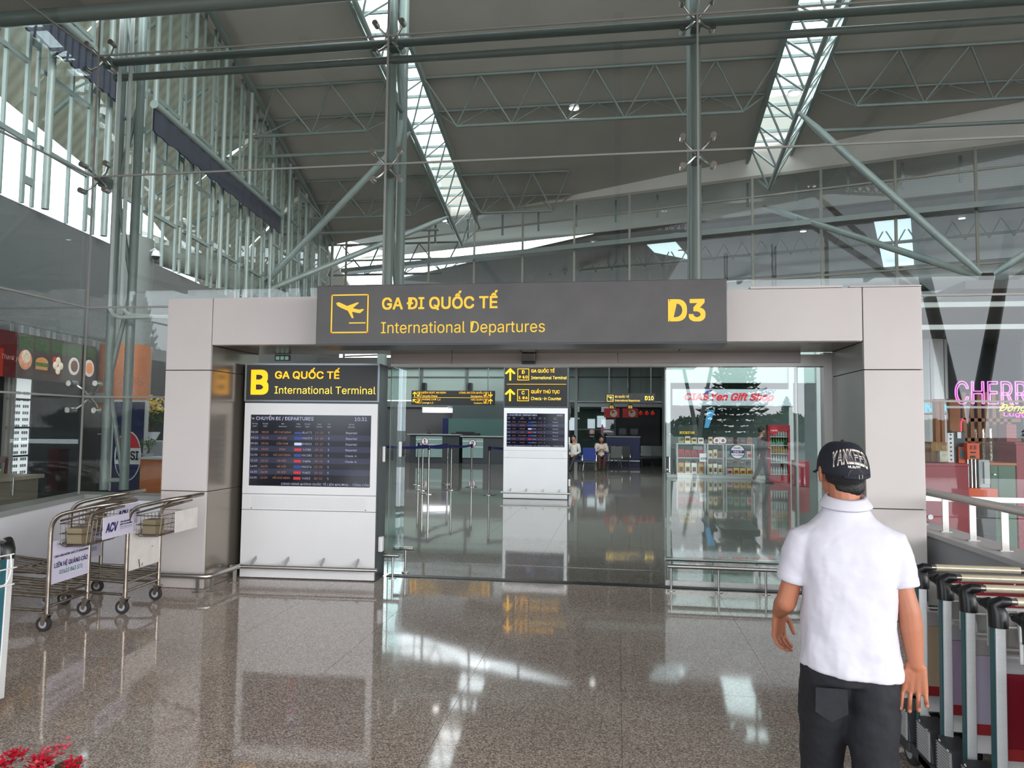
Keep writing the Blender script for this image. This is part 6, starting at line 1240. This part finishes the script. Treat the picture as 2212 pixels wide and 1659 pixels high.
# head: skull, face, jaw, nose, ears
HC = V((.0, .045, 1.505)); HR = Matrix.Rotation(.22, 3, 'Z')
def hp_(x, y, z): return HC + HR @ V((x, y, z))
body.ball(hp_(0, -.003, .004), .082, 20, 14, (.86, 1.08, .9)); body.ball(hp_(0, .03, -.045), .062, 16, 10, (.92, 1.05, 1.05)); body.ball(hp_(0, .062, -.085), .03, 12, 8, (1.1, 1, .9))
body.cyl(hp_(0, .092, .0), hp_(0, .112, -.035), .008, .013, 8); body.ball(hp_(0, .11, -.036), .013, 8, 6); body.ball(hp_(0, .094, -.066), .014, 10, 6, (1.5, .7, .7))
for s_ in (-1, 1):
    body.ball(hp_(s_ * .080, .0, -.012), .020, 12, 8, (.42, .8, 1.6)); body.ball(hp_(s_ * .035, .082, -.0), .013, 8, 6)
def hand(mb, w, d, back, thumb, curl, sc=1.0):
    """w wrist, d pointing direction, back = back-of-hand normal, thumb = direction of the thumb side"""
    d = V(d).normalized(); back = V(back); back = (back - d * back.dot(d)).normalized(); th = d.cross(back).normalized(); th = th if th.dot(V(thumb)) > 0 else -th
    pl_ = w + d * .085 * sc
    for u in (-.030, -.010, .011, .031): mb.cyl(w + th * u * .6, pl_ + th * u * sc, .0150, .0115, 8); mb.ball(pl_ + th * u * sc, .0112, 8, 6)
    for u, L, k in ((.033, .068, .8), (.011, .076, 1), (-.011, .071, 1.15), (-.032, .056, 1.35)):
        a = pl_ + th * u * sc; ang = 0; p = a; dirn = d
        for seg, f_ in ((.45, 1), (.31, 1.1), (.24, .9)):
            ang += curl * k * f_; dirn = d * math.cos(ang) - back * math.sin(ang) + th * (u * 1.9); dirn.normalize(); q = p + dirn * L * seg * sc; mb.cyl(p, q, .0084, .0078, 8); mb.ball(q, .0078, 8, 6); p = q
    t0 = w + d * .022 * sc + th * .022; t1 = t0 + (d * .62 + th * .78 - back * .25).normalized() * .042 * sc; t2 = t1 + (d * .92 + th * .12 - back * .35).normalized() * .032 * sc; t3 = t2 + (d * .95 - back * .4).normalized() * .022 * sc
    mb.cyl(t0, t1, .0135, .0105, 8); mb.ball(t1, .0105, 8, 6); mb.cyl(t1, t2, .0105, .009, 8); mb.ball(t2, .009, 8, 6); mb.cyl(t2, t3, .009, .0075, 8); mb.ball(t3, .0075, 8, 6); mb.ball(t0 - th * .004, .016, 10, 6)
hand(body, WRL, V((.02, .22, -.97)), V((-.75, .65, 0)), V((.6, .75, 0)), .36)
hand(body, WRR, V((-.06, .03, -1)), V((.30, .95, 0)), V((-1, .3, 0)), .42, 1.04)
remesh(part('body', body, SKIN, man, smooth='all'), .0040, 3, .5)
# hair under the cap
hm = MB(); hm.ball(hp_(0, -.018, -.005), .080, 20, 14, (.90, 1.02, .80)); hm.ball(hp_(0, -.050, -.055), .050, 16, 10, (1.05, .62, .72)); remesh(part('hair', hm, HAIR, man), .006, 3)
for s_ in (-1, 1): part('eye', MB().ball(hp_(s_ * .031, .094, -.0), .008, 10, 6), INKW, man, smooth=True)
# cap
cm = MB(); rings = []
for k in range(11):
    u = k / 10; el = u * PI / 2 * .995; rx = .084 * math.cos(el) ** .62 + .0005; ry = .101 * math.cos(el) ** .62 + .0005; zz = .112 * math.sin(el)
    rings.append([hp_(rx * math.cos(a_), ry * math.sin(a_) - .004, -.008 + zz + (.018 * math.sin(a_) * (1 - u) if True else 0)) for a_ in [2 * PI * j / 32 for j in range(32)]])
part('cap_crown', MB().loft(rings), CAP, man, smooth='all', label='dark navy baseball cap crown')
vb = MB(); vr = []
for k in range(9):
    a_ = math.radians(30 + 120 * k / 8); ex = .060 * math.sin(PI * k / 8) ** .6
    vr.append([hp_(.083 * math.cos(a_), .098 * math.sin(a_), .002), hp_((.083 + ex * .2) * math.cos(a_), (.098 + ex) * math.sin(a_) + ex * .1, -.010), hp_((.083 + ex * .2) * math.cos(a_), (.098 + ex) * math.sin(a_) + ex * .1, -.013), hp_(.083 * math.cos(a_), .098 * math.sin(a_), -.003)])
part('cap_visor', MB().loft(vr), CAP, man)
part('cap_button', MB().ball(hp_(0, -.004, .104), .007, 10, 6), CAP, man)
def cap_pt(az, el, off=.002):
    """point on the cap crown: az from straight back (rad), el height fraction angle"""
    a_ = -PI / 2 + az; c = math.cos(el) ** .62; return hp_((.084 + off) * c * math.cos(a_), (.101 + off) * c * math.sin(a_) - .004, -.008 + .112 * math.sin(el) + .018 * math.sin(a_) * (1 - el / (PI / 2)))
def cap_text(body_, az0, az1, el0, hgt, arch, bold, off, m):
    n = len(body_)
    for i, ch_ in enumerate(body_):
        if ch_ == ' ': continue
        vs, fs, x0, x1 = text_geo(ch_, bold, 0, 1.0); u0 = i / n; u1 = (i + .94) / n; pts = []
        for a_, b_, k_ in vs:
            u = u0 + (a_ - x0) / (x1 - x0) * (u1 - u0); az = az0 + (az1 - az0) * u; el = el0 + arch * (1 - (2 * u - 1) ** 2) + b_ / CAPH * hgt; pts.append(cap_pt(az, el, off + k_ * .0002))
        m.add(pts, fs)
    return m
part('cap_lettering', cap_text('YANKEES', -1.0, .60, .27, .50, .20, .035, .0022, MB()), M('thread_cream', (214, 204, 192), .7), man)
part('cap_lettering', cap_text('YANKEES', -.985, .585, .315, .40, .20, -.012, .0032, MB()), M('thread_grey', (70, 66, 78), .7), man)
part('cap_lettering', cap_text('MLB/NY', -.36, .16, .33, .065, .0, .02, .0025, MB()), INKW, man)
part('cap_opening', MB().add(*(lambda pts: (pts, [tuple(range(len(pts)))]))([cap_pt(-.05 + .34 * math.cos(a_), .07 + .27 * math.sin(a_), .0018) for a_ in [PI * k / 14 for k in range(15)]])), HAIR, man)
part('cap_strap', MB().loft([[cap_pt(az, .02 + dz, o_) for dz, o_ in ((0, .001), (.085, .001), (.085, .004), (0, .004))] for az in [-.5 + 1.2 * k / 10 for k in range(11)]]), CAP, man)
part('cap_buckle', MB().tube([cap_pt(.02, .03, .006), cap_pt(.16, .03, .006), cap_pt(.16, .13, .006), cap_pt(.02, .13, .006)], .0012, 6, closed=True), CHROME, man)
# polo shirt: loft of the torso plus sleeves, joined by a remesh, with folds
def ring(z, cx, cy, rx, ry, e=2.4, n=36, tilt=0):
    out = []
    for k in range(n):
        a_ = 2 * PI * k / n; c, s_ = math.cos(a_), math.sin(a_); x = rx * abs(c) ** (2 / e) * (1 if c >= 0 else -1); y = ry * abs(s_) ** (2 / e) * (1 if s_ >= 0 else -1)
        f_ = 0
        if z < 1.2: f_ = .0045 * math.sin(a_ * 9 + z * 21) * (1.2 - z) * 2.2 + .003 * math.sin(a_ * 5 - z * 33)
        out.append(V((cx + x * (1 + f_ / rx), cy + y * (1 + f_ / ry), z + tilt * x)))
    return out
sm_ = MB(); sm_.loft([ring(z, cx, cy, rx, ry, e, tilt=tl) for z, cx, cy, rx, ry, e, tl in ((.812, .004, .0, .163, .115, 2.4, -.10), (.83, .004, .0, .164, .116, 2.4, -.10), (.90, .002, .0, .160, .114, 2.4, -.06), (.98, 0, .0, .153, .112, 2.4, -.03), (1.06, 0, 0, .151, .112, 2.5, 0), (1.15, 0, 0, .157, .114, 2.6, 0), (1.22, 0, 0, .165, .112, 2.6, 0), (1.26, 0, 0, .166, .102, 2.5, 0), (1.292, 0, .003, .156, .088, 2.4, 0), (1.32, 0, .008, .126, .076, 2.2, 0), (1.35, 0, .012, .092, .068, 2, 0), (1.385, 0, .014, .068, .062, 2, 0))])
for SH_, EL_ in ((SHL, ELL), (SHR, ELR)):
    d = (EL_ - SH_); e_ = SH_ + d * .62; sm_.tube([SH_ - d * .05 + V((.05 if SH_.x < 0 else -.05, 0, .0)), SH_ + V((0, 0, -.008)), SH_ + d * .25, SH_ + d * .45, e_], .06, 20, rs=[.056, .060, .058, .056, .054])
st_ = part('polo_shirt', sm_, SHIRT, man, smooth='all'); remesh(st_, .0065, 6, .5)
tx = bpy.data.textures.new('cloth_folds', 'CLOUDS'); tx.noise_scale = .075; tx.noise_depth = 2
dp = st_.modifiers.new('folds', 'DISPLACE'); dp.texture = tx; dp.strength = .011; dp.mid_level = .5; dp.texture_coords = 'LOCAL'
# collar: folded band
cl = []
for k in range(33):
    a_ = -PI / 2 - 2.55 + 5.1 * k / 32; c, s_ = math.cos(a_), math.sin(a_)
    P_ = lambda r, z: V((r * 1.08 * c, .012 + r * .98 * s_, z + .012 * s_))
    cl.append([P_(.056, 1.375), P_(.055, 1.415), P_(.058, 1.420), P_(.065, 1.413), P_(.080, 1.390), P_(.082, 1.384), P_(.078, 1.380), P_(.064, 1.39)])
part('collar', MB().loft(cl), SHIRT, man, smooth='all')
for SH_, EL_ in ((SHL, ELL), (SHR, ELR)):
    d = (EL_ - SH_); part('sleeve_band', MB().tube([SH_ + d * .52, SH_ + d * .54, SH_ + d * .64, SH_ + d * .66], .0545, 24, rs=[.050, .0545, .0535, .050]), SHIRT, man, smooth='all')
# trousers
tm_ = MB(); tm_.loft([ring(z, 0, .0, rx, ry, 2.3, 28) for z, rx, ry in ((.78, .142, .098), (.86, .142, .098), (.93, .135, .09))])
HLL, KNL, ANL = V((-.074, .0, .83)), V((-.072, .10, .47)), V((-.088, .13, .09)); HRR, KNR, ANR = V((.074, -.0, .83)), V((.068, -.03, .47)), V((.088, -.20, .13))
for h_, k_, a_ in ((HLL, KNL, ANL), (HRR, KNR, ANR)): caps(tm_, [(h_, .090, h_.lerp(k_, .5), .086), (h_.lerp(k_, .5), .086, k_, .073), (k_, .073, a_, .060)], 20)
to_ = part('trousers', tm_, DENIM, man, smooth='all'); remesh(to_, .008, 4); d2 = to_.modifiers.new('folds', 'DISPLACE'); d2.texture = tx; d2.strength = .014; d2.mid_level = .5; d2.texture_coords = 'LOCAL'
pk = []
part('back_pocket', MB().prism([(-.05, .05), (.05, .05), (.052, -.03), (0, -.06), (-.052, -.03)], (-.085, -.108, .735), X_, Z_, (0, .006, 0)), DENIM, man)
for a_, rz2 in ((ANL, 0), (ANR, 0)): part('shoe', MB().loft([[V((a_.x + x * w2, a_.y + y, z)) for x, z in ((-1, .0), (1, .0), (1.02, .03), (.6, tz), (-.6, tz), (-1.02, .03))] for y, w2, tz in ((-.07, .028, .09), (-.03, .038, .10), (.06, .040, .075), (.13, .042, .05), (.18, .030, .035))]), BLACK, man, smooth=True, bev=.004)

def figure(label, loc, rz, J, colors, hairlong=False, vox=.013):
    """J: dict of joints in local coordinates"""
    t = thing('person', label, 'person', loc, rz); top, bot, skin = colors; b = MB(); H = J['head']
    caps(b, [(J['neck'], .05, H - V((0, 0, .05)), .05), (J['shl'], .04, J['ell'], .036), (J['ell'], .036, J['wrl'], .025), (J['shr'], .04, J['elr'], .036), (J['elr'], .036, J['wrr'], .025), (J['hip'], .1, J['neck'] - V((0, 0, .1)), .1), (J['hl'], .07, J['kl'], .05), (J['kl'], .05, J['al'], .035), (J['hr'], .07, J['kr'], .05), (J['kr'], .05, J['ar'], .035)], 12)
    b.ball(H, .1, 14, 10, (.82, .95, 1.15)); b.ball(H + V((0, -.095, -.02)), .018, 8, 6)
    for k, e in (('wrl', 'ell'), ('wrr', 'elr')): hand(b, J[k], (J[k] - J[e]), V((0, 0, 1)), V((1 if k == 'wrl' else -1, 0, 0)), .3)
    for s_ in (-1, 1): b.ball(H + V((s_ * .085, 0, -.01)), .022, 8, 6, (.5, .8, 1.3))
    remesh(part('body', b, skin, t, smooth='all'), vox * .55, 2)
    h = MB().ball(H + V((0, .018, .03)), .108, 14, 10, (.86, .95, 1.05))
    if hairlong: h.ball(H + V((0, .06, -.10)), .085, 12, 8, (1, .6, 1.4)); h.ball(H + V((-.075, .02, -.1)), .035, 10, 6, (.7, 1, 2.4)); h.ball(H + V((.075, .02, -.1)), .035, 10, 6, (.7, 1, 2.4))
    remesh(part('hair', h, HAIR, t), vox, 2)
    for s_ in (-1, 1): part('eye', MB().ball(H + V((s_ * .032, -.088, .0)), .011, 8, 6), BLACK, t, smooth=True)
    s = MB(); caps(s, [(J['hip'] + V((0, 0, .02)), .135, J['neck'] - V((0, 0, .17)), .135), (J['shl'] + V((.03, 0, -.02)), .08, J['shr'] + V((-.03, 0, -.02)), .08), (J['shl'], .065, J['ell'], .056), (J['ell'], .054, J['wrl'].lerp(J['ell'], .15), .042), (J['shr'], .065, J['elr'], .056), (J['elr'], .054, J['wrr'].lerp(J['elr'], .15), .042)], 12); remesh(part('shirt', s, top, t, smooth='all'), vox, 3)
    p = MB(); caps(p, [(J['hl'], .09, J['kl'], .068), (J['kl'], .066, J['al'] + V((0, 0, .03)), .05), (J['hr'], .09, J['kr'], .068), (J['kr'], .066, J['ar'] + V((0, 0, .03)), .05), (J['hl'], .1, J['hr'], .1)], 12); remesh(part('trousers', p, bot, t, smooth='all'), vox, 3)
    for k in ('al', 'ar'): part('shoe', MB().loft([[V(J[k]) + V((x * w2, y, z - J[k].z)) for x, z in ((-1, .0), (1, .0), (1, .04), (.5, tz), (-.5, tz), (-1, .04))] for y, w2, tz in ((.07, .03, .09), (0, .04, .09), (-.1, .042, .06), (-.18, .03, .04))]), BLACK, t, bev=.006)
    return t
SIT = dict(hip=V((0, .05, .52)), neck=V((0, .02, 1.06)), head=V((0, -.01, 1.22)), shl=V((-.18, .03, .98)), ell=V((-.24, -.0, .72)), wrl=V((-.07, -.20, .62)), shr=V((.18, .03, .98)), elr=V((.24, -.0, .72)), wrr=V((.07, -.20, .62)), hl=V((-.09, .02, .50)), kl=V((-.12, -.40, .50)), al=V((-.10, -.45, .09)), hr=V((.09, .02, .50)), kr=V((.10, -.40, .50)), ar=V((.06, -.42, .09)))
figure('seated man in a pale shirt and dark trousers resting his hands in his lap', (sm.x, sm.y + .22, 0), -.15, dict(SIT, al=V((-.16, -.42, .09)), ar=V((-.02, -.55, .09))), (M('shirt_pale', (206, 204, 196), .8, var=.12, vs=14), M('trouser_dark', (44, 44, 46), .8), SKIN2))
figure('seated woman in a cream cardigan looking down at her phone', (sm.x + 1.02, sm.y + 1.12, 0), .1, dict(SIT, head=V((0, -.05, 1.19)), wrl=V((-.06, -.22, .80)), wrr=V((.06, -.22, .80))), (M('cardigan_cream', (214, 200, 186), .85), M('skirt_brown', (88, 52, 40), .85), SKIN2), True)
figure('dark-clothed walking figure put beside the drinks fridge for a reflected passer-by', (4.35, 16.2, 0), PI / 2 + .2, dict(hip=V((0, 0, .95)), neck=V((0, .0, 1.45)), head=V((0, -.02, 1.6)), shl=V((-.2, 0, 1.36)), ell=V((-.25, .12, 1.12)), wrl=V((-.25, .16, .9)), shr=V((.2, 0, 1.36)), elr=V((.26, -.1, 1.12)), wrr=V((.24, -.30, 1.08)), hl=V((-.09, 0, .9)), kl=V((-.1, .1, .5)), al=V((-.1, .28, .13)), hr=V((.09, 0, .9)), kr=V((.1, -.16, .5)), ar=V((.1, -.22, .09))), (M('jacket_dark', (40, 42, 46), .8), M('trouser_black', (26, 27, 30), .8), SKIN2))  # solid figure added in place of a passer-by's reflection in the door glass
